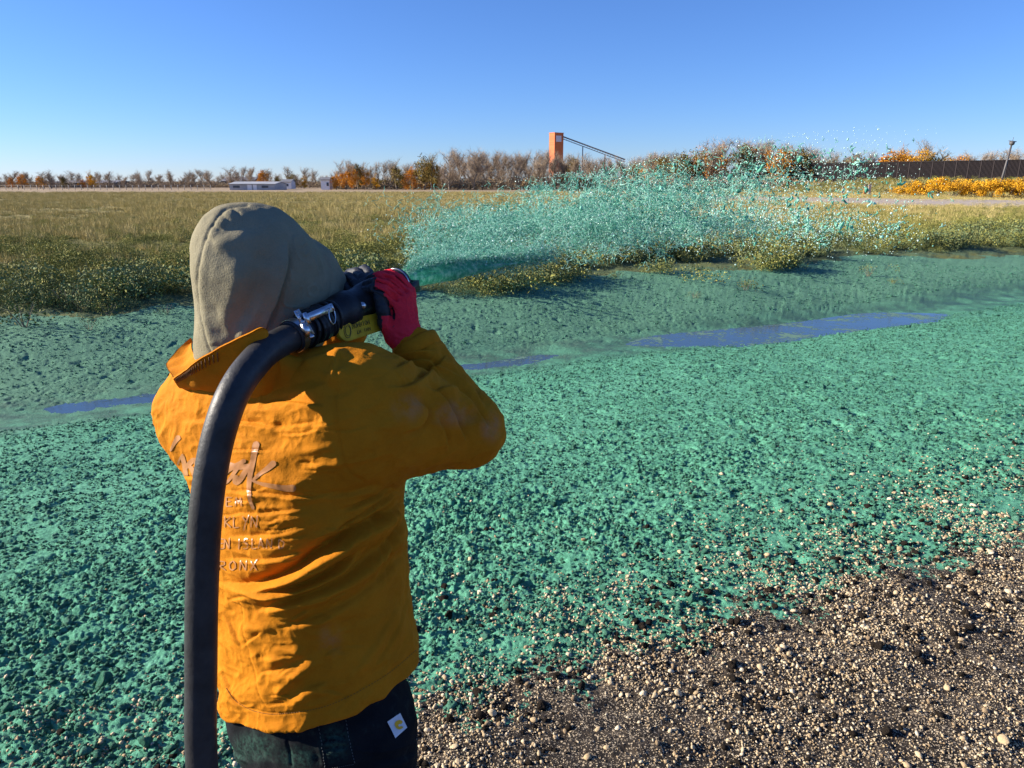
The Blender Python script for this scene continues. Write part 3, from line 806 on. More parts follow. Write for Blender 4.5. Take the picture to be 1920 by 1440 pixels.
weeds = [weed(500 + k, .42, .5, 260, .017, M_weed) for k in range(6)]
weedsm = [weed(520 + k, .40, .45, 260, .015, M_weedm) for k in range(5)]
tufts = [tuft(540 + k, .34, .35, 46, M_dry) for k in range(5)]
tufts_g = [tuft(560 + k, .30, .35, 46, M_weed) for k in range(3)]
def field_pts(n_, y0, y1, seed, power=1.0):
    rg = np.random.default_rng(seed)
    Y = (y0 ** power + (y1 ** power - y0 ** power) * rg.random(n_)) ** (1 / power)
    X = (rg.random(n_) * 2 - 1) * Y * 1.05
    return X, Y, rg
# mulch-spattered plants on the edge of the far bank
X, Y, rg = field_pts(46000, 9, 36, 1, 1.6)
s, t = st(X, Y)
edge = edge_field(s, t)
cl = perlin2(s * .55, t * .7, 61) + .5 * perlin2(s * 1.7, t * 1.7, 62)
keep = (t > 12.4) & (t < 17.8) & (cl > np.interp(t, [12.4, 13.2, 14.0, 15.0, 16.5], [.95, .62, .22, -.15, -.6])) & ~((s > 12.5) & (s < 19) & (t < 15.2) & (cl < .45))
X1, Y1 = X[keep], Y[keep]
print('edge plants', len(X1))
gn_scatter('bank_weeds', np.c_[X1, Y1, ground_z(X1, Y1) - .03], rg.random(len(X1)) * 6.28, (.45 + .6 * rg.random(len(X1))) * np.clip(1 + 1.1 * perlin2(X1 / 1.3, Y1 / 1.3, 67), .45, 1.9), weedsm + weeds[:2])
# the weedy field behind: olive near, drier and golden further off
X, Y, rg = field_pts(56000, 12, 75, 2, 1.25)
s, t = st(X, Y)
pt = perlin2(s * .12, t * .3, 63) + .6 * perlin2(s * .5, t * .8, 64)
keep = (t > 16.2) & (rg.random(len(X)) < np.interp(t, [16, 24, 34, 50, 70], [1.0, 1.0, .75, .35, .15])) & (pt > -.55)
X2, Y2 = X[keep], Y[keep]; t2 = t[keep]
sc_ = (.35 + .55 * rg.random(len(X2))) * np.interp(t2, [16, 20, 30, 60], [1.0, .85, .62, .5]) * np.clip(1 + .9 * perlin2(X2 / 1.6, Y2 / 1.6, 68), .5, 1.8)
gn_scatter('field_weeds', np.c_[X2, Y2, ground_z(X2, Y2) - .02], rg.random(len(X2)) * 6.28, sc_, weeds + tufts_g)
X, Y, rg = field_pts(73000, 15, 130, 3, 1.1)
s, t = st(X, Y)
pt = perlin2(s * .10, t * .25, 65) + .5 * perlin2(s * .4, t * .6, 66)
keep = (t > 17.5) & (rg.random(len(X)) < np.interp(t, [17, 24, 40, 130], [.08, .30, .9, 1])) & (pt > -.25)
X3, Y3 = X[keep], Y[keep]
gn_scatter('dry_grass', np.c_[X3, Y3, ground_z(X3, Y3) - .02], rg.random(len(X3)) * 6.28, .5 + .7 * rg.random(len(X3)), tufts)
# brush under the trees at the edge of the field
brush = [weed(580 + k, 2.2, 2.6, 220, .13, M_brush) for k in range(5)]
rg = np.random.default_rng(9)
px_ = np.concatenate([rg.uniform(-60, 1640, 1500), rg.uniform(-80, 640, 900)])
Yb = np.where(px_ < 620, rg.uniform(232, 300, 2400), np.where(px_ < 840, rg.uniform(188, 215, 2400), rg.uniform(174, 212, 2400))); Yb = np.where(px_ > 1150, rg.uniform(140, 170, 2400), Yb)
Xb = np.array([W(a_, 350, b_)[0] for a_, b_ in zip(px_, Yb)])
keep = ~((px_ > 425) & (px_ < 622) & (Yb < 206))
Xb, Yb, px_ = Xb[keep], Yb[keep], px_[keep]
gn_scatter('brushwood', np.c_[Xb, Yb, ground_z(Xb, Yb) - .1], rg.random(len(Xb)) * 6.28, np.where(px_ < 620, .75, 1.0) * (.5 + .9 * rg.random(len(Xb))), brush)
# grass on the bank below the wall
rg = np.random.default_rng(10)
px_ = rg.uniform(1300, 2060, 1800); f_ = rg.random(1800)
Yk = np.interp(px_, [1050, 1400, 1700, 2000, 2500], [150, 128, 108, 94, 80]) + f_ * 30
Xk = np.array([W(a_, 350, b_)[0] for a_, b_ in zip(px_, Yk)])
Zk = np.array([bank_z(a_, b_) for a_, b_ in zip(Xk, Yk)])
gn_scatter('bank_grass', np.c_[Xk, Yk, Zk - .05], rg.random(1800) * 6.28, 1.0 + 1.2 * rg.random(1800), tufts + weeds[:3])

# single plants standing out of the mulched bank, each with leaves and stem
for i, (px, py, sc_, lab_) in enumerate([(46, 612, .85, 'low round weed clump at the far left of the mulched bank'), (128, 574, .75, 'small bushy weed at the edge of the field left of the worker'), (155, 583, .5, 'tiny leaning weed just right of the small bushy weed'), (205, 590, .5, 'small pale weed between the left bank clumps and the worker'),
                                         (168, 618, .45, 'low weed with a sharp shadow below the left bank clumps'), (312, 588, .4, 'tiny weed in the mulch just left of the hood'), (1398, 543, .55, 'dry weed stump alone in the mulch beyond the water'), (1628, 517, .6, 'small weed with a dark shadow on the right part of the far bank'), (1302, 558, .3, 'very small pale weed low on the far bank beyond the water'), (1675, 531, .3, 'tiny pale weed right of the small shadowed weed')]):
    Pq = None
    lo, hi = 6.0, 40.0
    for _ in range(40):
        mid = (lo + hi) / 2; q = W(px, py, mid)
        if q[2] > float(ground_base(q[0], q[1])) + .02: lo = mid
        else: hi = mid
    t_ = empty('weed_plant', (q[0], q[1], float(ground_z(q[0], q[1])) - .01), i * 1.3); t_.scale = (sc_ * 1.45,) * 3
    tag(t_, lab_, 'weed')
    o = bpy.data.objects.new('leaves', weedsm[i % 5] if i % 3 else weeds[i % 6]); col.objects.link(o); o.parent = t_
    m = MB()
    for a_ in range(5): m.tube([(0, 0, -.05), (.1 * math.cos(a_ * 1.3), .1 * math.sin(a_ * 1.3), .15), (.18 * math.cos(a_ * 1.3), .18 * math.sin(a_ * 1.3), .30)], [.008, .006, .003], 4, cap=False)
    link('stem', m.mesh('stem'), M_bark, t_)
# ---------------------------------------------------------------- signed distance modelling
class Field:
    """a signed distance grid from which a smooth surface is drawn"""
    def __init__(self, lo, hi, h):
        self.lo = np.array(lo, np.float32); self.h = h
        n = np.ceil((np.array(hi) - np.array(lo)) / h).astype(int) + 1
        self.n = n
        ax = [np.float32(lo[k]) + np.arange(n[k], dtype=np.float32) * np.float32(h) for k in range(3)]
        self.X, self.Y, self.Z = np.meshgrid(*ax, indexing='ij', sparse=True)
        self.d = np.full(tuple(n), 10.0, np.float32)
    def smin(self, e, k):
        if k <= 0: np.minimum(self.d, e, out=self.d); return
        hh = np.clip(.5 + .5 * (self.d - e) / k, 0, 1)
        self.d = self.d + (e - self.d) * hh - k * hh * (1 - hh)
    def cut(self, e, k=0.004):                    # remove the inside of e
        e = -e
        hh = np.clip(.5 - .5 * (self.d - e) / k, 0, 1)
        self.d = self.d + (e - self.d) * hh + k * hh * (1 - hh)
    def cone(self, a, b, ra, rb):                 # capsule with two radii
        a = np.asarray(a, np.float32); b = np.asarray(b, np.float32); ab = b - a; L2 = float(ab @ ab)
        px, py, pz = self.X - a[0], self.Y - a[1], self.Z - a[2]
        t = np.clip((px * ab[0] + py * ab[1] + pz * ab[2]) / L2, 0, 1)
        return np.sqrt((px - t * ab[0]) ** 2 + (py - t * ab[1]) ** 2 + (pz - t * ab[2]) ** 2) - (ra + (rb - ra) * t)
    def ell(self, c, r, M=None):                  # ellipsoid, M rows = local axes
        c = np.asarray(c, np.float32)
        p = (self.X - c[0], self.Y - c[1], self.Z - c[2])
        if M is None: M = np.eye(3)
        q = [sum(np.float32(M[i][k]) * p[k] for k in range(3)) for i in range(3)]
        k0 = np.sqrt(sum((q[i] / r[i]) ** 2 for i in range(3)))
        k1 = np.sqrt(sum((q[i] / r[i] ** 2) ** 2 for i in range(3))) + 1e-9
        return k0 * (k0 - 1) / k1
    def loft(self, keys, yaw, expo=2.3):          # keys: z, cx, cy, a (sideways), b (front-back)
        K = np.array(keys, float); K = K[np.argsort(K[:, 0])]
        z = self.Z[0, 0]
        zz = np.linspace(K[0, 0], K[-1, 0], 200)
        S = spline_keys(K, zz)
        cx, cy, a, b = [np.interp(z, zz, S[:, i]).astype(np.float32)[None, None] for i in range(4)]
        c, s = math.cos(yaw), math.sin(yaw)
        u = (self.X - cx) * c - (self.Y - cy) * s
        v = (self.X - cx) * s + (self.Y - cy) * c
        r = (np.abs(u / a) ** expo + np.abs(v / b) ** expo) ** (1 / expo)
        d = (r - 1) * np.minimum(a, b)
        dz = np.maximum(K[0, 0] - self.Z, self.Z - K[-1, 0])
        return np.maximum(d, dz)
    def surface(self):
        d = self.d; n = np.array(d.shape)
        s = d < 0
        c = np.zeros(tuple(n - 1), np.int8)
        for a in (0, 1):
            for b in (0, 1):
                for e in (0, 1): c += s[a:n[0] - 1 + a, b:n[1] - 1 + b, e:n[2] - 1 + e]
        act = (c > 0) & (c < 8)
        idx = np.full(act.shape, -1, np.int64)
        I = np.argwhere(act); idx[act] = np.arange(len(I))
        acc = np.zeros((len(I), 3)); cnt = np.zeros(len(I))
        cor = [np.array([a, b, e]) for a in (0, 1) for b in (0, 1) for e in (0, 1)]
        val = {tuple(k): d[I[:, 0] + k[0], I[:, 1] + k[1], I[:, 2] + k[2]] for k in cor}
        for k in cor:
            for ax in range(3):
                if k[ax] == 0:
                    k2 = k.copy(); k2[ax] = 1
                    v0, v1 = val[tuple(k)], val[tuple(k2)]
                    m = (v0 < 0) != (v1 < 0)
                    t = np.where(m, v0 / np.where(m, v0 - v1, 1), 0)
                    p = np.tile(k.astype(float), (len(I), 1)); p[:, ax] = t
                    acc += p * m[:, None]; cnt += m
        V = (I + acc / cnt[:, None]) * self.h + self.lo
        quads = []
        for ax in range(3):
            u, w = (ax + 1) % 3, (ax + 2) % 3
            sl0 = [slice(1, n[k] - 1) for k in range(3)]; sl1 = list(sl0)
            sl0[ax] = slice(0, n[ax] - 1); sl1[ax] = slice(1, n[ax])
            s0, s1 = s[tuple(sl0)], s[tuple(sl1)]
            E = np.argwhere(s0 != s1)
            inside = s0[tuple(E.T)]
            off = np.ones(3, int); off[ax] = 0
            P = E + off
            def ix(du, dw):
                q = P.copy(); q[:, u] += du; q[:, w] += dw
                return idx[q[:, 0], q[:, 1], q[:, 2]]
            qd = np.stack([ix(-1, -1), ix(0, -1), ix(0, 0), ix(-1, 0)], -1)
            qd[~inside] = qd[~inside][:, ::-1]
            quads.append(qd)
        return V, np.concatenate(quads)

def spline_keys(K, zz):
    out = np.empty((len(zz), K.shape[1] - 1))
    for j in range(1, K.shape[1]):
        m = np.gradient(K[:, j], K[:, 0])
        i = np.clip(np.searchsorted(K[:, 0], zz) - 1, 0, len(K) - 2)
        h = K[i + 1, 0] - K[i, 0]; t = (zz - K[i, 0]) / h
        out[:, j - 1] = (2 * t ** 3 - 3 * t ** 2 + 1) * K[i, j] + (t ** 3 - 2 * t ** 2 + t) * h * m[i] + (-2 * t ** 3 + 3 * t ** 2) * K[i + 1, j] + (t ** 3 - t ** 2) * h * m[i + 1]
    return out

def vert_normals(V, Q):
    A = V[Q[:, 2]] - V[Q[:, 0]]; B = V[Q[:, 3 if Q.shape[1] == 4 else 1]] - V[Q[:, 1 if Q.shape[1] == 4 else 0]]
    N = np.cross(A, B); out = np.zeros_like(V)
    for k in range(Q.shape[1]): np.add.at(out, Q[:, k], N)
    return out / (np.linalg.norm(out, axis=1)[:, None] + 1e-12)

def relax(V, Q, it=2, lam=.5):
    for _ in range(it):
        acc = np.zeros_like(V); cnt = np.zeros(len(V))
        for k in range(4):
            a, b = Q[:, k], Q[:, (k + 1) % 4]
            np.add.at(acc, a, V[b]); np.add.at(acc, b, V[a])
            np.add.at(cnt, a, 1); np.add.at(cnt, b, 1)
        V = V + lam * (acc / cnt[:, None] - V)
    return V

def refine(V, Q):
    """split every quad in four"""
    n = len(V)
    E = np.concatenate([np.sort(Q[:, [k, (k + 1) % 4]], axis=1) for k in range(4)])
    U, inv = np.unique(E, axis=0, return_inverse=True); inv = inv.ravel()
    M = (V[U[:, 0]] + V[U[:, 1]]) / 2
    C = V[Q].mean(1)
    m = len(Q); e = [n + inv[k * m:(k + 1) * m] for k in range(4)]
    c = n + len(U) + np.arange(m)
    Qn = np.concatenate([np.stack([Q[:, k], e[k], c, e[k - 1]], -1) for k in range(4)])
    return relax(np.concatenate([V, M, C]), Qn, 1, .35), Qn

def seg_dist(px, py, line):
    """distance and signed side of points from a polyline, plus the position 0..1 along it"""
    L = np.asarray(line, float)
    seg = np.hypot(*np.diff(L, axis=0).T); cum = np.concatenate([[0], np.cumsum(seg)]); tot = cum[-1]
    best = np.full(px.shape, 1e9); side = np.zeros(px.shape); pos = np.zeros(px.shape)
    for k in range(len(L) - 1):
        a, b = L[k], L[k + 1]; ab = b - a; l2 = ab @ ab + 1e-9
        t = np.clip(((px - a[0]) * ab[0] + (py - a[1]) * ab[1]) / l2, 0, 1)
        dx, dy = px - a[0] - t * ab[0], py - a[1] - t * ab[1]
        d = np.hypot(dx, dy); m = d < best
        best = np.where(m, d, best); side = np.where(m, np.sign(ab[0] * dy - ab[1] * dx), side)
        pos = np.where(m, (cum[k] + t * seg[k]) / tot, pos)
    return best, side, pos

class Sculpt:
    """brush strokes over a finished mesh: ridges, grooves and rolled folds along traced lines"""
    def __init__(self, V, Q):
        self.V = V; self.Q = Q; self.N = vert_normals(V, Q)
        self.px, self.py = proj(V)
        view = V - np.array([0, 0, CAM_H]); view /= np.linalg.norm(view, axis=1)[:, None]
        self.face = sstep(-.02, .25, -(self.N * view).sum(1))
        self.off = np.zeros(len(V))
    def stroke(self, line, w, amp, kind='ridge', taper=.25, mask=None, smooth=True):
        L = spline(line, max(8, 6 * len(line))) if smooth and len(line) > 2 else np.asarray(line, float)
        pad = 4 * w
        sel = np.where((self.px > L[:, 0].min() - pad) & (self.px < L[:, 0].max() + pad) & (self.py > L[:, 1].min() - pad) & (self.py < L[:, 1].max() + pad) & (self.face > 0))[0]
        if mask is not None: sel = sel[mask[sel]]
        if len(sel) == 0: return
        d, s, p = seg_dist(self.px[sel], self.py[sel], L)
        fade = sstep(0, taper, p) * (1 - sstep(1 - taper, 1, p)) if taper > 0 else 1.0
        x = d / w
        if kind == 'ridge': g = np.exp(-x ** 2)
        elif kind == 'groove': g = -np.exp(-x ** 2)
        elif kind == 'fold':                      # a rolled lip on the right of the line, a tuck on the left
            u = s * x
            g = np.where(u > 0, np.exp(-(u / 1.6) ** 2), 0) * (1 - np.exp(-(u / .35) ** 2)) - np.where(u <= 0, np.exp(-(u / .8) ** 2), np.exp(-(u / .22) ** 2))* .8
        elif kind == 'step':                      # one side stands proud, fading away from the edge
            u = s * x
            g = np.where(u > 0, np.exp(-u / 3.0), 0) * sstep(0, .25, u)
        self.off[sel] += amp * g * fade * self.face[sel]
    def apply(self, extra=None):
        o = self.off if extra is None else self.off + extra
        return self.V + self.N * o[:, None]

# ---------------------------------------------------------------- materials of the worker and the hose
def cloth_mat(name, c0, c1, rough=.85, weave=900, wb=.25, spots=None, fuzz=0.0, stain=None):
    n = NT(name); c = n.coord()
    f = n.math('ADD', n.math('MULTIPLY', n.noise(14, 6, .6, c), .7), n.math('MULTIPLY', n.noise(260, 3, .6, c), .3))
    base = n.ramp(f, [(.35, c0), (.65, c1)])
    if spots:
        for (sc_, thr, colr, amt) in spots:
            m = n.math('MULTIPLY', n.mrange(n.noise(sc_, 7, .75, c), thr, thr + .07), amt, True)
            base = n.mix(m, base, colr)
    if stain:
        base = n.mix(n.math('MULTIPLY', n.math('MULTIPLY', n.attr('stain'), n.mrange(n.noise(stain[1], 6, .7, c), .38, .62), True), stain[2]), base, stain[0])
    n.set(Base_Color=base, Roughness=rough, Specular_IOR_Level=.06)
    if fuzz:
        n.b.inputs['Sheen Weight'].default_value = fuzz; n.b.inputs['Sheen Roughness'].default_value = .5
    w = n.math('ADD', n.noise(weave, 2, .5, n.mapping(c, (1, 1, .25))), n.noise(weave, 2, .5, n.mapping(c, (.25, .25, 1))))
    w2 = n.math('ADD', n.math('MULTIPLY', w, .5), n.math('MULTIPLY', n.noise(60, 6, .7, c), 1.6))
    n.bump(w2, wb * 1.5, .004)
    return n.m
M_jacket = cloth_mat('mustard_canvas', (.44, .150, .0065), (.54, .195, .010), .78, spots=[(9, .70, (.36, .22, .14), .4)], stain=((.30, .25, .25), 16, .26))
M_hood = cloth_mat('sage_fleece', (.215, .195, .130), (.268, .243, .165), .95, 700, .35)
M_trouser = cloth_mat('black_canvas', (.007, .008, .010), (.014, .015, .018), .9, spots=[(7, .57, (.030, .045, .040), .5), (90, .66, (.07, .16, .12), .5)], stain=((.09, .26, .19), 110, .22))
M_red = cloth_mat('red_knit', (.78, .026, .045), (.90, .042, .065), .8, 1100, .3)
M_blackglove = mat_simple('black_rubber_palm', (.008, .010, .015), .6, .3, 60, bump=.5, bscale=500)
M_print = mat_simple('bronze_print', (.44, .195, .070), .42, .06, 40, spec=.5)
M_skin = mat_simple('skin', (.45, .24, .16), .55, .12, 30, bump=.2, bscale=300)
M_beard = mat_simple('dark_beard', (.03, .018, .012), .8, .4, 120, bump=.8, bscale=300)
M_hose = mat_simple('black_rubber_hose', (.026, .026, .028), .5, .45, 22, bump=.5, bscale=90, spec=.35)
M_steel = mat_simple('bright_steel', (.62, .62, .64), .28, .08, 40, metallic=1.0)
M_dkmetal = mat_simple('dark_fitting', (.012, .013, .017), .5, .5, 25, bump=.5, bscale=120, spec=.35)
M_tape = mat_simple('black_tape', (.010, .011, .013), .5, .3, 40, bump=.5, bscale=60)
M_yellow = mat_simple('yellow_vinyl', (.62, .36, .02), .55, .2, 45, bump=.2, bscale=200, spec=.15)
M_handletext = mat_simple('dark_lettering', (.10, .065, .015), .6, .1)
M_goldlogo = mat_simple('gold_label_print', (.75, .42, .02), .7, .1)
M_boot = mat_simple('brown_boot', (.05, .03, .02), .7, .3)
M_thread = mat_simple('dark_thread', (.16, .06, .012), .8, .2)

# ---------------------------------------------------------------- pose of the worker (metres, x right, y away, z up)
PSI = math.radians(38)
Rv = np.array([math.cos(PSI), -math.sin(PSI), 0]); Fv = np.array([math.sin(PSI), math.cos(PSI), 0])
Cs = W(505, 755, 1.40)                       # between the shoulders
SR = W(672, 775, 1.285); SL = W(412, 775, 1.50)
ER = W(874, 806, 1.40); WR = W(772, 642, 1.47)
EL = SL + np.array([.10, .22, -.13]); WL = W(668, 560, 1.64)

person = empty('person', (Cs[0] + .02, Cs[1] - .01, float(ground_z(Cs[0], Cs[1]))))
tag(person, 'worker seen from behind in mustard jacket and grey hood, aiming a shouldered hose', 'person')

# --- jacket
hem = [W(440, 1322, 1.33), W(520, 1351, 1.22), W(795, 1230, 1.36)]
hn = np.cross(hem[1] - hem[0], hem[2] - hem[0]); hn /= np.linalg.norm(hn)
if hn[2] < 0: hn = -hn
J = Field((-1.0, .95, .52), (.16, 1.98, 1.62), .0048)
def tk(px, py, Y, a, b):
    p = W(px, py, Y); return (p[2], p[0], p[1], a, b)
J.smin(J.loft([tk(610, 1420, 1.36, .248, .208), tk(607, 1320, 1.36, .240, .198), tk(598, 1220, 1.37, .228, .185), tk(586, 1120, 1.38, .225, .178),
               tk(570, 1020, 1.385, .232, .172), tk(556, 930, 1.39, .248, .168), tk(545, 860, 1.395, .258, .163), tk(528, 790, 1.40, .245, .145), tk(512, 735, 1.40, .20, .115)], PSI, 2.4), 0)
J.smin(J.cone(SR, SL, .112, .112), .07)
J.smin(J.cone(SR + np.array([0, 0, .025]), W(480, 722, 1.39), .078, .078), .06)
J.smin(J.cone(SL, W(470, 715, 1.39), .095, .085), .06)
mid = (SR + ER) / 2
J.smin(J.cone(SR, mid, .112, .096), .05)
J.smin(J.cone(mid, ER, .096, .076), .02)
J.smin(J.cone(SL, EL, .107, .085), .05)
def arm2(A, B, ra, rb, k):
    J.smin(J.cone(A, B, ra, rb), k)
arm2(ER, WR + (ER - WR) * .12, .074, .051, .016)
arm2(EL, WL + (EL - WL) * .2, .08, .055, .02)
# below the hem nothing, open cuff and neck
hd = (J.X - np.float32(hem[1][0])) * np.float32(hn[0]) + (J.Y - np.float32(hem[1][1])) * np.float32(hn[1]) + (J.Z - np.float32(hem[1][2])) * np.float32(hn[2])
J.cut(hd, .006)
J.cut(J.cone(W(450, 610, 1.42), W(462, 690, 1.41), .085, .075), .02)
cu = (ER - WR) / np.linalg.norm(ER - WR)
cuffp = WR + cu * .012
V, Q = J.surface()
V = relax(V, Q, 3)
V, Q = refine(V, Q)
S = Sculpt(V, Q)
sL = lambda *a: [tuple(p) for p in a]
# the large drapes: rolled folds across the small of the back, gathers under the raised arm
S.stroke(sL((405, 1085), (470, 1096), (540, 1075), (610, 1030), (700, 975), (770, 930)), 17, .028, 'fold')
S.stroke(sL((470, 1105), (540, 1102), (600, 1085), (650, 1050), (668, 1022)), 13, .022, 'fold')
S.stroke(sL((470, 1145), (560, 1118), (640, 1085), (720, 1020), (768, 940)), 18, .019, 'fold')
S.stroke(sL((500, 1180), (600, 1150), (700, 1090), (775, 1010)), 20, .008, 'fold')
S.stroke(sL((640, 960), (700, 930), (745, 905)), 9, .006, 'fold')
S.stroke(sL((620, 1000), (690, 955), (755, 905)), 11, .008, 'fold')
S.stroke(sL((600, 935), (660, 922), (720, 903)), 10, .004, 'fold')
S.stroke(sL((410, 918), (500, 926), (590, 930), (650, 915)), 6, .004, 'fold')
S.stroke(sL((480, 895), (560, 905), (620, 896)), 14, .006, 'ridge')
S.stroke(sL((330, 790), (400, 786), (470, 793), (560, 806)), 10, .004, 'fold')
S.stroke(sL((420, 1005), (500, 1003), (580, 985)), 9, .004, 'fold')
S.stroke(sL((420, 1045), (500, 1048), (580, 1030)), 9, .004, 'fold')
S.stroke(sL((420, 960), (500, 962), (590, 948)), 8, .003, 'fold')
S.stroke(sL((540, 850), (580, 845), (640, 830)), 8, .004, 'ridge')
S.stroke(sL((560, 880), (600, 872), (650, 868)), 7, .004, 'ridge')
for k in range(6):                                  # short pulls at the left side
    y = 885 + k * 17
    S.stroke([(325 + k * 4, y), (360, y + 10), (400, y + 16)], 5, .0035, 'fold')
rw_ = random.Random(77)
for k in range(26):                                 # fine tight pulls between the shoulder blades
    x = rw_.uniform(395, 600); y = rw_.uniform(770, 1060); L_ = rw_.uniform(40, 110)
    S.stroke([(x, y), (x + L_ * .5, y + rw_.uniform(-3, 5)), (x + L_, y - L_ * rw_.uniform(-.04, .16))], rw_.uniform(3.5, 6), rw_.uniform(.0014, .0030), 'fold', .35)
for k in range(22):                                 # crumples below the waist
    x = rw_.uniform(420, 640); y = rw_.uniform(1120, 1330); L_ = rw_.uniform(25, 70); a_ = rw_.uniform(-.9, .3)
    S.stroke([(x, y), (x + L_ * .5 * math.cos(a_) + 3, y + L_ * .5 * math.sin(a_)), (x + L_ * math.cos(a_), y + L_ * math.sin(a_) + 4)], rw_.uniform(4, 8), rw_.uniform(.0015, .0035), 'fold', .35)
for k in range(16):                                 # gathers fanning out of the armpit
    a_ = rw_.uniform(1.75, 2.75); r0 = rw_.uniform(15, 40); L_ = rw_.uniform(90, 210)
    S.stroke([(755 + math.cos(a_) * r0, 900 + math.sin(a_) * r0), (755 + math.cos(a_ - .06) * (r0 + L_ * .5), 900 + math.sin(a_ - .06) * (r0 + L_ * .5)), (755 + math.cos(a_) * (r0 + L_), 900 + math.sin(a_) * (r0 + L_))], rw_.uniform(4, 9), rw_.uniform(.002, .0045), 'fold', .3)
# shoulder: rumple over the seam
S.stroke(sL((640, 665), (634, 700), (630, 760), (634, 820), (652, 880), (690, 906)), 4, -.003, 'ridge', .05)
S.stroke(sL((560, 690), (600, 676), (655, 664)), 9, .008, 'ridge')
S.stroke(sL((598, 700), (630, 712), (650, 690)), 8, .006, 'ridge')
S.stroke(sL((636, 672), (629, 700), (624, 730)), 7, .007, 'ridge')
S.stroke(sL((500, 735), (580, 712), (640, 715)), 12, .006, 'groove')
S.stroke(sL((480, 760), (540, 750), (620, 760)), 14, .006, 'fold')
# raised right arm: creases at the elbow and along the sleeve
S.stroke(sL((775, 742), (800, 770), (790, 800), (752, 815)), 10, .008, 'fold')
S.stroke(sL((788, 720), (830, 745), (858, 790), (880, 830)), 11, .009, 'fold')
S.stroke(sL((800, 735), (850, 725), (895, 765), (925, 820)), 10, .008, 'fold')
S.stroke(sL((770, 712), (830, 690), (880, 720), (915, 770)), 10, .007, 'fold')
S.stroke(sL((735, 690), (790, 672), (835, 690)), 9, .008, 'fold')
S.stroke(sL((735, 665), (775, 655), (818, 655)), 8, .007, 'fold')
S.stroke(sL((725, 720), (760, 722), (800, 700), (840, 660)), 10, .007, 'fold')
S.stroke(sL((820, 780), (838, 815), (842, 850)), 8, .005, 'fold')
S.stroke(sL((690, 800), (760, 790), (800, 765)), 14, .004, 'ridge')
S.stroke(sL((700, 892), (780, 884), (870, 872)), 12, .003, 'groove')
# lower half: diagonal drape from the hip, puckers on the hem
S.stroke(sL((455, 1110), (462, 1180), (478, 1260), (505, 1340)), 2.5, .0016, 'groove', .1)
S.stroke(sL((462, 1110), (470, 1180), (487, 1260), (512, 1340)), 10, .003, 'ridge', .1)
S.stroke(sL((495, 1250), (530, 1230), (575, 1215)), 12, .009, 'ridge')
S.stroke(sL((500, 1275), (555, 1262), (605, 1232)), 11, .010, 'ridge')
S.stroke(sL((540, 1330), (575, 1302), (620, 1290)), 9, .008, 'ridge')
S.stroke(sL((515, 1310), (540, 1280), (575, 1258)), 8, .007, 'ridge')
S.stroke(sL((440, 1180), (520, 1170), (600, 1140)), 11, .005, 'ridge')
S.stroke(sL((640, 1280), (700, 1200), (760, 1110)), 16, .004, 'fold')
S.stroke(sL((690, 1260), (740, 1180), (775, 1090)), 12, .004, 'fold')
S.stroke(sL((600, 1290), (680, 1230), (740, 1130)), 20, .004, 'ridge')
S.stroke(sL((412, 1240), (430, 1290), (460, 1340)), 6, .004, 'fold')
S.stroke(sL((420, 1150), (450, 1200), (460, 1220)), 6, .004, 'fold')
# hem and its stitched band
S.stroke(sL((430, 1302), (470, 1331), (530, 1337), (620, 1319), (720, 1266), (790, 1210)), 3, .0022, 'groove', .02)
for dx in (0, 7, 15):
    S.stroke(sL((752 + dx * .4, 915), (754 + dx, 1030), (765 + dx, 1150), (782 + dx * .5, 1222)), 2.4, .0016, 'groove', .03)
# broad random rumpling of the canvas, stretched along the pull of the arm
P = S.V
ax1 = P @ (Rv * .8 + np.array([0, 0, .6])); ax2 = P @ Fv; ax3 = P @ (np.array([0, 0, .8]) - Rv * .6)
r1 = vnoise3(np.stack([ax1 * 8, ax2 * 14, ax3 * 26], -1), 3)
r2 = vnoise3(np.stack([ax1 * 16, ax2 * 30, ax3 * 55], -1), 4)
r3 = 1 - np.abs(vnoise3(np.stack([ax1 * 11 + r1 * .5, ax2 * 18, ax3 * 24], -1), 7)) * 2
cr = 1 - np.abs(vnoise3(P * np.array([26, 26, 40]) + r1[:, None] * .8, 12)) * 2.2
cr2 = 1 - np.abs(vnoise3(P * np.array([55, 55, 70]) + r2[:, None] * .8, 13)) * 2.2
V = S.apply(.0030 * r1 + .0014 * r2 + .0022 * r3 + .0017 * np.clip(cr, -.5, 1) + .0008 * np.clip(cr2, -.5, 1))
low = sstep(1.06, .80, P[:, 2])
V += S.N * (low * .0035 * vnoise3(P * np.array([22, 22, 14]), 9))[:, None]
jme = mesh_np('jacket', V, Q)
def stain_attr(me, V, blobs):
    px, py = proj(V); f_ = np.zeros(len(V))
    for (x, y, rx, ry) in blobs: f_ = np.maximum(f_, 1 - sstep(.2, 1.0, np.hypot((px - x) / rx, (py - y) / ry)))
    a = me.attributes.new('stain', 'FLOAT', 'POINT'); a.data.foreach_set('value', f_.astype(np.float32))
stain_attr(jme, V, [(765, 765, 40, 36), (850, 775, 60, 34), (920, 800, 26, 40), (620, 1200, 30, 40)])
jacket = link_world('jacket', jme, M_jacket, person)
jbvh = BVHTree.FromPolygons([tuple(v) for v in V], [tuple(q) for q in Q])
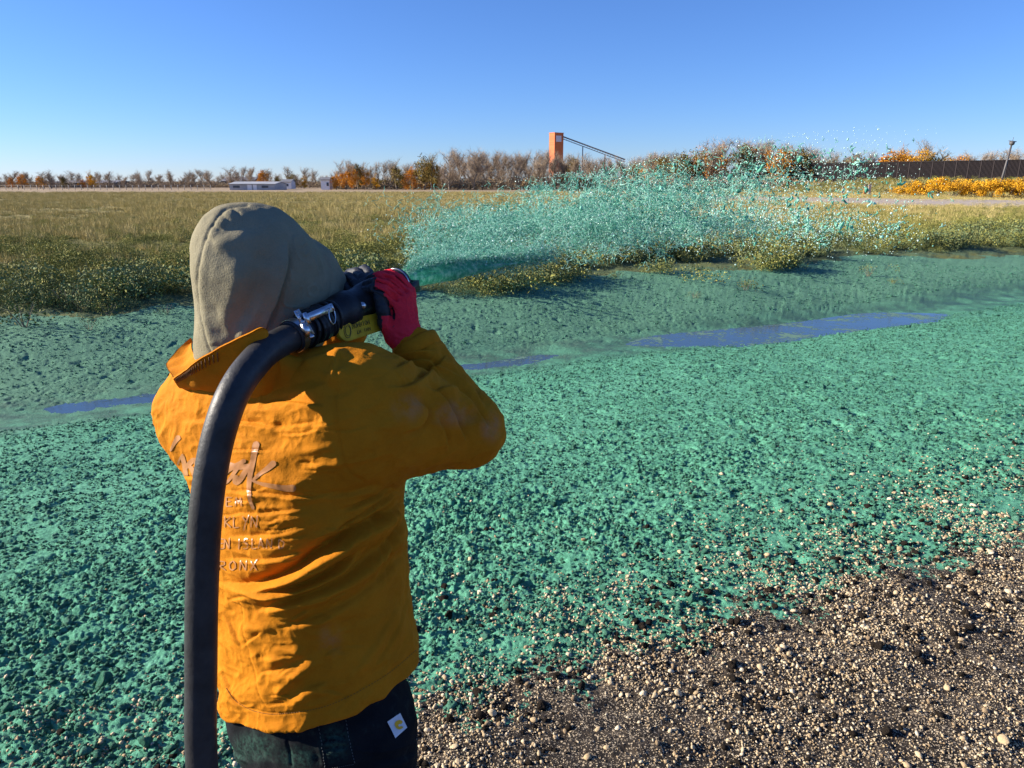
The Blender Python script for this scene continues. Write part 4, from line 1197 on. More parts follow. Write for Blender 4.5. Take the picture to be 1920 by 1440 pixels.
# --- collar: a stiff turned-up leaf, flared out on the left
def leaf(hc, rc, th_, bulge_a, name, mat, nv=22, flip=1):
    n_ = len(hc)
    kk = np.linspace(0, 1, nv)[None, :, None]
    G = hc[:, None] * kk + rc[:, None] * (1 - kk)
    side = np.cross(np.gradient(hc, axis=0), hc - rc); side /= np.linalg.norm(side, axis=1)[:, None] + 1e-9
    side = side * flip
    bulge = bulge_a * np.sin(np.pi * kk[0, :, 0])[None, :] + .0035 * vnoise3(G * 38, 5) * np.minimum(1, np.arange(n_) / 20)[:, None]
    G = G + side[:, None, :] * bulge[..., None]
    m = MB(); m.grid(G + side[:, None, :] * th_ / 2); n0 = len(m.v[0]); m.grid((G - side[:, None, :] * th_ / 2)[::-1])
    a, b = n_, nv
    F_ = lambda i, j: i * b + j
    B_ = lambda i, j: n0 + (a - 1 - i) * b + j
    m.q.append(np.array([[F_(i, b - 1), F_(i + 1, b - 1), B_(i + 1, b - 1), B_(i, b - 1)] for i in range(a - 1)]))
    m.q.append(np.array([[F_(i, 0), B_(i, 0), B_(i + 1, 0), F_(i + 1, 0)] for i in range(a - 1)]))
    for e in (0, a - 1): m.q.append(np.array([[F_(e, j), F_(e, j + 1), B_(e, j + 1), B_(e, j)] for j in range(b - 1)]))
    link(name, m.mesh(name), mat, jacket)
    return G, side
camo = Vector((0, 0, CAM_H))
def on_jacket(px, py, off=.0012, far=1.75):
    d = Vector(ray(px, py)).normalized()
    hit, nor, _, dist = jbvh.ray_cast(camo, d)
    if hit is None or dist > far: return None
    if nor.dot(d) > 0: nor = -nor
    return np.array(hit + nor * off)
def rootp(px, py, dY):
    p = on_jacket(px, py, -.004)
    return p if p is not None else W(px, py, dY)
hc = spline([W(324, 709, 1.285), W(345, 693, 1.25), W(369, 676, 1.225), W(430, 643, 1.205), W(487, 614, 1.215), W(506, 632, 1.25), W(545, 668, 1.275), W(600, 672, 1.30)], 120)
rc = spline([rootp(336, 722, 1.3), rootp(352, 727, 1.28), rootp(380, 733, 1.26), rootp(440, 744, 1.24), rootp(490, 745, 1.24), rootp(520, 735, 1.24), rootp(560, 715, 1.25), rootp(605, 695, 1.28)], 120)
G, side = leaf(hc, rc, .0035, .010, 'collar', M_jacket)
if (side[40] @ (np.array([0, 0, CAM_H]) - G[40, 10])) < 0: side = -side
hl = spline([W(358, 634, 1.52), W(334, 657, 1.47), W(313, 684, 1.41), W(325, 708, 1.29)], 50)
rl = spline([W(360, 636, 1.515), W(359, 650, 1.455), W(363, 664, 1.40), W(374, 680, 1.30)], 50)
leaf(hl, rl, .0035, .006, 'collar_flap', M_jacket)
st_ = MB()
for i in range(3, 46, 2):                           # heavy stitching along the leaf edge
    j0, j1 = (17, 20)
    p0 = G[i, j0] + side[i] * .0028; p1 = G[i, j1] + side[i] * .0028
    st_.tube([p0, p1], .0011, 5)
link('collar_stitching', st_.mesh('collar_stitching'), M_thread, jacket)

# --- cuff of the right sleeve
def ring_band(c, axis, r, L, n=48, wob=.002, seed=1):
    axis = np.array(axis) / np.linalg.norm(axis)
    u = np.cross(axis, [0, 0, 1]); u /= np.linalg.norm(u); v = np.cross(axis, u)
    an = np.linspace(0, 2 * math.pi, n + 1)
    prof = [(0, 0), (.15, .004), (.5, .0045), (.9, .003), (1, -.002), (.9, -.008)]
    rows = []
    for (f_, dr) in prof:
        P = c + axis * L * f_ + (r + dr) * (np.cos(an)[:, None] * u + np.sin(an)[:, None] * v)
        P += wob * vnoise3(P * 40, seed)[:, None] * (P - c) / r
        rows.append(P)
    return np.array(rows)
cb = MB(); cb.grid(ring_band(WR + cu * .034, -cu, .0505, .032))
link('cuff', cb.mesh('cuff'), M_jacket, jacket)
cb = MB(); cul = (EL - WL) / np.linalg.norm(EL - WL); cb.grid(ring_band(WL + cul * .05, -cul, .053, .035))
link('cuff', cb.mesh('cuff'), M_jacket, jacket)

# --- print on the back, laid on the cloth along its own folds
FONT = {'H': [[(0, 0), (0, 1)], [(1, 0), (1, 1)], [(0, .5), (1, .5)]], 'A': [[(0, 1), (.5, 0), (1, 1)], [(.2, .62), (.85, .58)]],
 'R': [[(0, 1), (0, 0), (.8, .08), (.85, .4), (.05, .52), (1, 1)]], 'L': [[(0, 0), (0, 1), (.9, .95)]], 'E': [[(.95, .05), (0, 0), (0, 1), (1, .95)], [(0, .5), (.8, .45)]],
 'M': [[(0, 1), (.15, 0), (.5, .7), (.9, 0), (1, 1)]], 'B': [[(0, 0), (0, 1), (.8, .95), (.9, .65), (.1, .5), (.8, .35), (.7, .03), (0, 0)]],
 'O': [[(.5, 0), (.05, .3), (.1, .8), (.5, 1), (.95, .7), (.9, .2), (.5, 0)]], 'K': [[(0, 0), (0, 1)], [(.9, 0), (.05, .5), (1, 1)]],
 'Y': [[(0, 0), (.5, .5)], [(1, -.1), (.5, .5), (.2, 1.25)]], 'N': [[(0, 1), (.1, 0), (.9, 1), (1, -.08)]], 'S': [[(.95, .1), (.4, 0), (.1, .3), (.9, .6), (.7, 1), (0, .95)]],
 'T': [[(0, 0), (1, 0)], [(.5, 0), (.45, 1)]], 'I': [[(.5, 0), (.45, 1.1)]], 'D': [[(0, 0), (.05, 1), (.8, .85), (1, .35), (0, 0)]], 'X': [[(0, 0), (1, 1)], [(1.1, -.25), (-.05, 1.05)]], 'W': [[(0, 0), (.25, 1), (.5, .3), (.75, 1), (1, 0)]]}
pr = MB()
def ribbon(pts, w0, w1=None, wm=None, org=(295, 790), sc_=1 / 4.8, smooth=True):
    P = np.array([(org[0] + x * sc_, org[1] + y * sc_) for x, y in pts])
    Ln = np.hypot(*np.diff(P, axis=0).T).sum(); k = max(4, int(Ln / 2.2))
    if smooth and len(P) > 2: C_ = spline(np.c_[P, np.zeros(len(P))], k)[:, :2]
    else:
        cum = np.concatenate([[0], np.cumsum(np.hypot(*np.diff(P, axis=0).T))]); q = np.linspace(0, cum[-1], k)
        C_ = np.c_[np.interp(q, cum, P[:, 0]), np.interp(q, cum, P[:, 1])]
    T_ = np.gradient(C_, axis=0); T_ /= np.linalg.norm(T_, axis=1)[:, None] + 1e-9; Nn = np.c_[-T_[:, 1], T_[:, 0]]
    u = np.linspace(0, 1, k); w1 = w0 if w1 is None else w1
    w = (w0 + (w1 - w0) * u) * sc_ / 2
    end = np.sqrt(np.clip(1 - (1 - np.minimum(u, 1 - u) * Ln / (np.maximum(w, .5) * 1.0)).clip(0, 1) ** 2, .05, 1)); w = w * end
    nn = 5 if max(w0, w1) > 20 else 2
    rows = []
    for f_ in np.linspace(-1, 1, nn):
        rows.append([on_jacket(*(C_[i] + Nn[i] * w[i] * f_)) for i in range(k)])
    run = []
    def flush(run):
        if len(run) > 1:
            Gd = np.array([[rows[r][i] for r in range(nn)] for i in run])
            pr.grid(Gd)
    for i in range(k):
        ok = all(rows[r][i] is not None for r in range(nn))
        if ok and run and np.linalg.norm(rows[0][i] - rows[0][run[-1]]) > .02: flush(run); run = []
        if ok: run.append(i)
        else: flush(run); run = []
    flush(run)
for a_ in [([(205, 130), (160, 190), (120, 270)], 56, 14), ([(235, 290), (195, 360), (168, 450)], 20, 12), ([(225, 300), (250, 400), (262, 510)], 40, 44), ([(262, 420), (330, 350), (380, 400)], 46, 50), ([(300, 400), (330, 460), (350, 510)], 40, 46),
           ([(420, 330), (430, 440), (520, 480), (600, 470)], 50, 55), ([(560, 500), (640, 430), (720, 395), (800, 345)], 70, 36), ([(740, 390), (690, 470), (640, 540), (600, 570)], 44, 12), ([(712, 480), (712, 545), (750, 520), (810, 430), (850, 400)], 60, 40),
           ([(900, 180), (880, 260), (865, 350), (840, 470), (830, 560), (828, 640), (840, 720), (872, 790)], 62, 26), ([(860, 530), (930, 470), (1000, 420), (1065, 360)], 24, 62), ([(850, 530), (940, 560), (1060, 585), (1160, 600), (1250, 600)], 20, 66), ([(640, 385), (740, 410), (860, 400)], 44, 50)]:
    ribbon(*a_)
def word(txt, x0, y0, dx, h, xs=None, slope=0.0):
    for i, ch in enumerate(txt):
        if ch == ' ': continue
        xx = xs[i] if xs else x0 + i * dx
        for s_ in FONT[ch]:
            ribbon([(xx + p[0] * dx * .72, y0 + p[1] * h + slope * (xx - x0)) for p in s_], 11, smooth=False)
word('HARLEM', 330, 680, 76, 85, [330, 400, 470, 540, 625, 705])
word('BROOKLYN', 330, 855, 80, 100, [330, 385, 440, 510, 612, 690, 770, 845])
word('STATEN ISLAND', 330, 1055, 68, 90, [330, 375, 420, 465, 560, 605, 0, 715, 775, 855, 910, 985, 1095])
word('BRONX', 470, 1255, 85, 85, [470, 560, 650, 745, 840])
link('back_print', pr.mesh('back_print'), M_print, jacket)

m = MB()
HS = spline(np.c_[np.array([(424, 1290), (442, 1314), (480, 1334), (530, 1338), (620, 1321), (720, 1268), (788, 1212)], float), np.zeros(7)], 221)
for i in range(110):                                # stitching along the hem
    a_, b_ = on_jacket(*HS[2 * i][:2], .0004), on_jacket(*HS[2 * i + 1][:2], .0004)
    if a_ is not None and b_ is not None and np.linalg.norm(a_ - b_) < .02: m.tube([a_, b_], .0007, 4)
link('hem_stitching', m.mesh('hem_stitching'), M_thread, jacket)
# --- hood of the sweatshirt under the jacket
Hd = Field((-.86, 1.05, 1.25), (-.14, 1.85, 1.84), .0045)
A0 = W(462, 492, 1.40)
Hd.smin(Hd.ell(A0, (.090, .105, .098)), 0)
Hd.smin(Hd.ell(W(447, 430, 1.395), (.055, .06, .036)), .05)
Hd.smin(Hd.cone(W(460, 505, 1.39), W(450, 690, 1.40), .090, .086), .04)
Hd.smin(Hd.cone(W(500, 492, 1.41), W(560, 520, 1.49), .092, .078), .05)
Hd.smin(Hd.cone(W(560, 522, 1.50), W(588, 540, 1.54), .080, .070), .03)
Hd.smin(Hd.cone(W(560, 580, 1.46), W(500, 660, 1.40), .075, .09), .05)
Hd.cut(Hd.cone(W(560, 545, 1.52), W(640, 556, 1.72), .060, .095), .012)
V, Q = Hd.surface(); V = relax(V, Q, 4); V, Q = refine(V, Q)
S = Sculpt(V, Q)
S.stroke(sL((470, 383), (425, 392), (396, 425), (378, 470), (370, 530), (373, 575), (382, 615), (388, 640), (400, 668)), 3.0, .0030, 'groove', .02)
S.stroke(sL((440, 392), (406, 425), (388, 470), (380, 530), (383, 575), (392, 615), (400, 650)), 8, .0022, 'ridge', .02)
for (x, y) in ((436, 394), (416, 405), (400, 424), (388, 448)):
    S.stroke([(x - 6, y - 5), (x + 18, y + 10)], 4.5, .0025, 'groove', .4)
S.stroke(sL((545, 445), (540, 500), (522, 560), (505, 610), (498, 640)), 11, .012, 'fold', .25)
S.stroke(sL((495, 550), (474, 590), (458, 625), (448, 660)), 13, .011, 'ridge', .3)
S.stroke(sL((458, 470), (446, 540), (430, 590), (422, 640)), 24, .010, 'ridge', .3)
S.stroke(sL((505, 440), (490, 500), (478, 560), (455, 620)), 22, .010, 'groove', .3)
S.stroke(sL((395, 470), (430, 452), (470, 458)), 16, .004, 'ridge')
S.stroke(sL((410, 440), (440, 425), (500, 420)), 13, .004, 'groove')
S.stroke(sL((418, 640), (411, 600), (403, 560)), 12, .003, 'groove')
S.stroke(sL((590, 450), (612, 490), (622, 530), (618, 560)), 3, .0025, 'groove', .05)
# embossed motif on the hood side
for l_ in (sL((552, 440), (556, 470), (566, 490)), sL((566, 462), (574, 455), (580, 466), (574, 478), (566, 470)), sL((548, 505), (546, 525), (549, 508)), sL((536, 545), (534, 572), (570, 576)), sL((578, 540), (590, 535), (598, 548), (590, 556), (578, 552), (578, 538)), sL((584, 480), (596, 510), (604, 545)), sL((592, 475), (606, 508), (612, 545)), sL((566, 535), (564, 558))):
    S.stroke(l_, 2.2, .0016, 'ridge', .02)
V = S.apply(.0028 * vnoise3(S.V * 20, 31) + .0010 * vnoise3(S.V * 60, 32))
hood = link_world('hood', mesh_np('hood', V, Q), M_hood, person)

# --- trousers
T = Field((-.9, .95, .03), (.12, 1.85, .93), .0075)
pc = W(604, 1400, 1.355)
T.smin(T.loft([(.92, pc[0] - .012, pc[1] + .01,   .18, .14), (.80, pc[0] - .005, pc[1] + .005, .20, .155), (.68, pc[0], pc[1], .222, .172), (.58, pc[0], pc[1], .222, .165)], PSI, 2.3), 0)
legs = []
for sgn, fo in ((1, .02), (-1, .05)):
    top = np.array([pc[0], pc[1], .66]) + Rv * .115 * sgn
    knee = np.array([pc[0], pc[1], .42]) + Rv * .135 * sgn + Fv * (fo + .02)
    ank = np.array([pc[0], pc[1], .07]) + Rv * .15 * sgn + Fv * fo
    legs.append((top, knee, ank))
    T.smin(T.cone(top, knee, .118, .088), .05); T.smin(T.cone(knee, ank, .088, .074), .02)
V, Q = T.surface(); V = relax(V, Q, 3); V, Q = refine(V, Q)
S = Sculpt(V, Q)
S.stroke(sL((538, 1360), (541, 1400), (545, 1440)), 3, .003, 'groove', .02)
S.stroke(sL((590, 1362), (598, 1400), (606, 1438)), 3.5, .003, 'ridge', .02)
S.stroke(sL((640, 1350), (650, 1392), (660, 1430)), 3.5, .003, 'ridge', .02)
S.stroke(sL((600, 1395), (625, 1385), (655, 1385)), 7, .006, 'fold'); S.stroke(sL((605, 1412), (630, 1404), (656, 1400)), 6, .005, 'fold')
S.stroke(sL((410, 1385), (440, 1410), (470, 1432)), 5, .004, 'fold'); S.stroke(sL((420, 1360), (430, 1400), (450, 1440)), 8, .005, 'ridge')
S.stroke(sL((660, 1405), (720, 1408), (780, 1392)), 3, .003, 'ridge', .02); S.stroke(sL((690, 1430), (740, 1425), (790, 1405)), 10, .005, 'fold')
P = S.V
V = S.apply(.004 * vnoise3(P * np.array([16, 16, 28]), 41) + .0025 * vnoise3(P * 45, 42))
tme = mesh_np('trousers', V, Q); stain_attr(tme, V, [(475, 1402, 62, 40), (628, 1395, 40, 50), (560, 1420, 60, 30), (440, 1420, 40, 30)])
trousers = link_world('trousers', tme, M_trouser, person)
tbvh = BVHTree.FromPolygons([tuple(v) for v in V], [tuple(q) for q in Q])
def on_trousers(px, py, off):
    d = Vector(ray(px, py)).normalized(); hit, nor, _, _ = tbvh.ray_cast(camo, d)
    if nor.dot(d) > 0: nor = -nor
    return np.array(hit + nor * off)
def patch(corners, off, n_):
    c_ = [np.array(q, float) for q in corners]
    u = np.linspace(0, 1, n_)
    return np.array([[on_trousers(*((c_[0] * (1 - a_) + c_[1] * a_) * (1 - b_) + (c_[3] * (1 - a_) + c_[2] * a_) * b_), off) for a_ in u] for b_ in u])
m = MB(); m.grid(patch([(724, 1353), (748, 1337), (761, 1364), (739, 1384)], .0035, 8))
lab = link('label_patch', m.mesh('label_patch'), M_white, trousers)
m = MB()
cx_, cy_ = 745.5, 1358.5
an = np.linspace(0, 2 * math.pi, 25)[:-1]
o_ = [on_trousers(cx_ + 8.2 * math.cos(q) * (1 + .1 * math.sin(2 * q)), cy_ + 9 * math.sin(q), .0048) for q in an]
i_ = [on_trousers(cx_ + 1 + 2.5 * math.cos(q), cy_ + 1 + 2.5 * math.sin(q), .0048) for q in an]
gap = 2
m.grid(np.array([np.array(o_)[gap:-gap + 1], np.array(i_)[gap:-gap + 1]]))
link('label_logo', m.mesh('label_logo'), M_goldlogo, lab)
m = MB()
for L_ in ([(596, 1350), (604, 1400), (610, 1440)], [(646, 1342), (655, 1392), (664, 1432)], [(610, 1440), (640, 1436), (664, 1430)]):
    for i in range(14):
        f0, f1 = i / 14, (i + .5) / 14
        Q_ = spline(np.c_[np.array(L_, float), np.zeros(len(L_))], 29)
        m.tube([on_trousers(*Q_[2 * i][:2], .003), on_trousers(*Q_[2 * i + 1][:2], .003)], .0008, 4)
link('pocket_stitching', m.mesh('pocket_stitching'), mat_simple('grey_thread', (.07, .08, .08), .8, .2), trousers)
# --- boots
for (top, knee, ank) in legs:
    B = Field(ank + np.array([-.2, -.2, -.09]), ank + np.array([.25, .3, .16]), .008)
    gz0 = float(ground_z(ank[0], ank[1]))
    a_ = np.array([ank[0], ank[1], gz0 + .05])
    B.smin(B.cone(a_ + [0, 0, .09], a_, .055, .052), 0); B.smin(B.cone(a_ - Fv * .02, a_ + Fv * .17 - np.array([0, 0, .008]), .052, .044), .03)
    B.cut((B.Z - np.float32(gz0 + .002)) + 0 * B.X + 0 * B.Y, .004)
    V, Q = B.surface(); V = relax(V, Q, 2)
    link_world('boot', mesh_np('boot', V, Q), M_boot, person)

# --- the body under the clothes: one continuous figure with a face inside the hood
Bd = Field((-.95, .95, 0.04), (.16, 1.95, 1.76), .0085)
hc0 = W(505, 520, 1.455)
Bd.smin(Bd.ell(hc0 + np.array([0, 0, .02]), (.070, .088, .085), [Rv, Fv, [0, 0, 1]]), 0)
Bd.smin(Bd.ell(hc0 + Fv * .03 - np.array([0, 0, .06]), (.055, .068, .062), [Rv, Fv, [0, 0, 1]]), .03)
Bd.smin(Bd.cone(hc0 + Fv * .092 + [0, 0, .01], hc0 + Fv * .112 - np.array([0, 0, .025]), .008, .013), .012)
for s_ in (-1, 1):
    Bd.smin(Bd.ell(hc0 + Rv * .072 * s_ - np.array([0, 0, .01]), (.01, .018, .03), [Rv, Fv, [0, 0, 1]]), .008)
    Bd.cut(Bd.ell(hc0 + Rv * .03 * s_ + Fv * .095 + np.array([0, 0, .012]), (.016, .012, .010), [Rv, Fv, [0, 0, 1]]), .01)
Bd.cut(Bd.ell(hc0 + Fv * .108 - np.array([0, 0, .055]), (.024, .012, .003), [Rv, Fv, [0, 0, 1]]), .006)
Bd.smin(Bd.cone(hc0 - np.array([0, 0, .06]), Cs + np.array([0, 0, .03]), .055, .065), .04)
Bd.smin(Bd.loft([(.90, pc[0], pc[1], .17, .12), (1.05, Cs[0] - .02, Cs[1] + .0, .16, .11), (1.25, Cs[0] - .01, Cs[1], .18, .115), (1.42, Cs[0], Cs[1], .13, .075)], PSI), .05)
Bd.smin(Bd.cone(SR, ER, .055, .042), .04); Bd.smin(Bd.cone(ER, WR, .042, .03), .015)
Bd.smin(Bd.cone(SL, EL, .055, .042), .04); Bd.smin(Bd.cone(EL, WL, .042, .03), .015)
Bd.smin(Bd.cone(np.array([pc[0], pc[1], .92]), np.array([pc[0], pc[1], .78]), .13, .13), .06)
for (top, knee, ank) in legs:
    Bd.smin(Bd.cone(top + [0, 0, .06], knee, .085, .058), .05); Bd.smin(Bd.cone(knee, ank, .056, .042), .02)
V, Q = Bd.surface(); V = relax(V, Q, 2)
link_world('body', mesh_np('body', V, Q), M_skin, person)
B = Field(hc0 + np.array([-.12, -.05, -.2]), hc0 + np.array([.2, .2, .05]), .005)
B.smin(B.ell(hc0 + Fv * .038 - np.array([0, 0, .078]), (.062, .074, .056), [Rv, Fv, [0, 0, 1]]), 0)
B.cut(B.ell(hc0 + Fv * .105 - np.array([0, 0, .045]), (.034, .03, .022), [Rv, Fv, [0, 0, 1]]), .008)
V, Q = B.surface(); V = relax(V, Q, 2); V = V + vert_normals(V, Q) * (.003 * vnoise3(V * 130, 3))[:, None]
link_world('beard', mesh_np('beard', V, Q), M_beard, person)
for s_ in (-1, 1):
    em = MB()
    c_ = hc0 + Rv * .03 * s_ + Fv * .086 + np.array([0, 0, .012])
    an = np.linspace(0, math.pi, 8); em.tube([c_ - Fv * .01 * math.cos(q) for q in an], [max(.0006, .010 * math.sin(q)) for q in an], 12)
    link_world('eye', em.mesh('eye'), M_white, person)

# --- gloves
def glove(name, fingers, thumb, wrist, rk, blackness, label=None, strokes=()):
    allp = np.array(sum([f_ for f_ in fingers], []) + thumb + [wrist])
    B = Field(allp.min(0) - .05, allp.max(0) + .05, .0024)
    for f_ in fingers:
        r = [.0122, .0108, .0100, .0092]
        for i in range(3): B.smin(B.cone(f_[i], f_[i + 1], r[i], r[i + 1]), .0015)
    for f_ in fingers:
        B.smin(B.cone(wrist, f_[0] + (wrist - f_[0]) * .12, .030, .0155), .010)
    for f_ in (thumb,):
        B.smin(B.cone(f_[0], f_[1], .019, .0155), .012); B.smin(B.cone(f_[1], f_[2], .0155, .013), .004); B.smin(B.cone(f_[2], f_[3], .013, .0105), .004)
    B.smin(B.cone(wrist, wrist + rk, .031, .036), .015)
    V, Q = B.surface()
    lab_ = np.arange(len(V))                        # keep the largest connected piece
    for _ in range(400):
        mn = lab_[Q].min(1); new = lab_.copy()
        for k in range(4): np.minimum.at(new, Q[:, k], mn)
        new = new[new]
        if (new == lab_).all(): break
        lab_ = new
    keep_ = np.bincount(lab_).argmax(); mk = lab_ == keep_; ren = np.cumsum(mk) - 1
    Q = ren[Q[mk[Q].all(1)]]; V = V[mk]
    V = relax(V, Q, 2)
    if strokes:
        V, Q = refine(V, Q)
        S = Sculpt(V, Q)
        for st__ in strokes: S.stroke(*st__)
        V = S.apply()
    N = vert_normals(V, Q)
    V = V + N * (.0009 * vnoise3(V * 110, 8) + .0006 * vnoise3(V * 260, 9))[:, None]
    me = mesh_np(name, V, Q)
    o = link_world(name, me, [M_red, M_blackglove], person)
    C_ = V[Q].mean(1); Nq = N[Q].mean(1)
    me.polygons.foreach_set('material_index', blackness(C_, Nq).astype(np.int32))
    if label: o['label'] = label
    return o
R_f = [[W(740, 570, 1.470), W(719, 549, 1.452), W(700, 541, 1.452), W(681, 546, 1.464)], [W(751, 557, 1.482), W(724, 535, 1.464), W(704, 528, 1.464), W(686, 533, 1.474)],
       [W(760, 549, 1.50), W(733, 524, 1.488), W(712, 517, 1.49), W(695, 521, 1.50)], [W(768, 546, 1.525), W(749, 523, 1.52), W(733, 513, 1.525), W(718, 514, 1.535)]]
R_t = [W(737, 630, 1.462), W(723, 606, 1.448), W(717, 580, 1.446), W(709, 557, 1.45)]
rw = W(759, 630, 1.468)
noz_axis = (W(530, 640, 1.275), W(750, 529, 1.588))
def black_r(C_, N_):
    px, py = proj(C_)
    nz = vnoise3(C_ * 160, 4)
    tip = (px < 704 + 5 * nz + .2 * (py - 530)) & (py < 570)
    a_ = noz_axis[0]; d_ = noz_axis[1] - a_; d_ = d_ / np.linalg.norm(d_)
    toax = a_ + ((C_ - a_) @ d_)[:, None] * d_ - C_; toax /= np.linalg.norm(toax, axis=1)[:, None]
    palm = (N_ * toax).sum(1) > .15
    def dseg(a, b):
        t_ = np.clip(((C_ - a) @ (b - a)) / ((b - a) @ (b - a)), 0, 1); return np.linalg.norm(C_ - a - t_[:, None] * (b - a), axis=1)
    thumb_ = (np.minimum(dseg(R_t[1] * .4 + R_t[2] * .6, R_t[2]), dseg(R_t[2], R_t[3])) < .0165 + .002 * nz) & (py < 592)
    left_edge = (px < 716 + 2 * nz) & (py > 575)
    gaps = (np.abs(nz) < 0)
    return tip | palm | thumb_ | left_edge
glove('glove', R_f, R_t, rw, (WR - rw) * .9 + cu * .03, black_r, 'red glove with black fingertips round the nozzle',
      [(sL((748, 566), (733, 553), (714, 544), (694, 539)), 3.2, .0085, 'groove', .12), (sL((758, 556), (741, 540), (722, 530), (698, 526)), 3.2, .0085, 'groove', .12), (sL((766, 549), (750, 530), (736, 520), (716, 516)), 3.2, .008, 'groove', .12),
       (sL((728, 570), (734, 585), (735, 604), (731, 618)), 4.0, .006, 'groove', .2), (sL((762, 560), (766, 590), (772, 606)), 1.6, .0012, 'ridge', .02), (sL((762, 560), (770, 556), (780, 578), (782, 594), (772, 606)), 1.6, .0012, 'ridge', .02), (sL((771, 568), (773, 580), (777, 594)), 1.6, .0010, 'ridge', .02),
       (sL((738, 622), (750, 630), (768, 632)), 4, .0025, 'groove', .3), (sL((736, 632), (752, 640), (770, 638)), 4, .0025, 'groove', .3)])
L_f = [[W(672, 512, 1.635), W(684, 505, 1.605), W(692, 512, 1.575), W(691, 524, 1.545)], [W(657, 514, 1.62), W(668, 510, 1.59), W(678, 520, 1.555), W(682, 534, 1.53)],
       [W(645, 521, 1.60), W(655, 520, 1.565), W(666, 532, 1.53), W(671, 546, 1.508)], [W(634, 531, 1.58), W(642, 532, 1.55), W(651, 545, 1.517), W(657, 558, 1.497)]]
L_t = [W(672, 566, 1.66), W(684, 556, 1.63), W(692, 560, 1.60), W(696, 570, 1.575)]
glove('glove', L_f, L_t, W(655, 562, 1.655), WL - W(655, 562, 1.655) + np.array([-.01, .02, -.03]), lambda C_, N_: N_[:, 1] < .75, 'black palmed glove gripping the hose beside the hood')

# ---------------------------------------------------------------- spray hose over the right shoulder
hose_t = empty('spray_hose', (float(W(378, 1440, 1.0)[0]), 1.0, 0.02))
tag(hose_t, 'thick black rubber hose with clamped nozzle, resting on the right shoulder of the worker', 'hose')
N0, N1 = noz_axis
ax = (N1 - N0); AL = np.linalg.norm(ax); ax = ax / AL
bx = np.cross(ax, [0, 0, 1]); bx /= np.linalg.norm(bx); by = np.cross(bx, ax)      # bx: towards the viewer's right, by: up
pts = [N0 + ax * .06, N0, W(497, 660, 1.225), W(470, 688, 1.18), W(446, 722, 1.148), W(424, 770, 1.122), W(402, 850, 1.105), W(386, 960, 1.09), W(379, 1100, 1.075), W(377, 1260, 1.06), W(379, 1440, 1.04)]
end = pts[-1]
pts += [end + np.array([-.005, -.02, -.35]), np.array([end[0] - .03, end[1] - .10, .12]), np.array([end[0] - .10, end[1] - .30, .035]), np.array([end[0] - .35, end[1] - .9, .033]), np.array([end[0] - 1.1, end[1] - 2.0, .033])]
m = MB(); m.tube(spline(pts, 150), .0265, 28)
link_world('rubber_hose', m.mesh('rubber_hose'), M_hose, hose_t)
def axp(u, r=0.0, an=0.0): return N0 + ax * u + r * (math.cos(an) * bx + math.sin(an) * by)
# dark barrel: hose tail, taped coupling, valve body, outlet
prof = [(.02, .0275), (.022, .031), (.05, .032), (.055, .029), (.075, .029), (.08, .034), (.105, .0345), (.11, .031), (.15, .032), (.155, .0365), (.185, .0375), (.19, .033), (.225, .033), (.23, .035), (.26, .0365), (.29, .035), (.295, .030), (.33, .029), (AL - .035, .0285), (AL - .03, .033), (AL - .008, .033), (AL, .031), (AL, .026), (AL - .03, .022)]
m = MB(); m.tube([axp(u) for u, r in prof], [r for u, r in prof], 32, cap=False)
barrel = link_world('nozzle_barrel', m.mesh('nozzle_barrel'), M_dkmetal, hose_t)
m = MB()
for k in range(7):                                  # wraps of tape over the coupling
    u = .062 + .011 * k
    an = np.linspace(0, 2 * math.pi, 25)
    m.tube([axp(u + .004 * math.sin(q + k), .0325 + .0012 * math.sin(3 * q + k * 2), q) for q in an], .0035, 5, cap=False)
link_world('tape_wrap', m.mesh('tape_wrap'), M_tape, hose_t)
# steel worm clamp
m = MB()
an = np.linspace(0, 2 * math.pi, 41)
m.grid(np.array([[axp(u, .0318, q) for q in an] for u in (.024, .038)]))
m.grid(np.array([[axp(u, r, q) for q in an] for u, r in ((.024, .0318), (.024, .029))]))
clamp = link_world('hose_clamp', m.mesh('hose_clamp'), M_steel, hose_t)
qa = .42
tdir = -math.sin(qa) * bx + math.cos(qa) * by; ndir = math.cos(qa) * bx + math.sin(qa) * by
RM = np.stack([ax, tdir, ndir], 1)
m = MB(); c_ = axp(.031, .037, qa)
m.box(c_, (.015, .026, .009), RM); m.box(c_ + tdir * .026 + ndir * .000, (.013, .026, .0016), RM)
m.tube([c_ - tdir * .018 + ndir * .001, c_ - tdir * .013 + ndir * .001], .006, 6); m.tube([c_ + tdir * .013, c_ + tdir * .017], .005, 8)
for k in range(4): m.box(c_ + tdir * (.018 + .006 * k) + ndir * .0012, (.008, .002, .0012), RM)
link_world('clamp_screw', m.mesh('clamp_screw'), M_steel, hose_t)
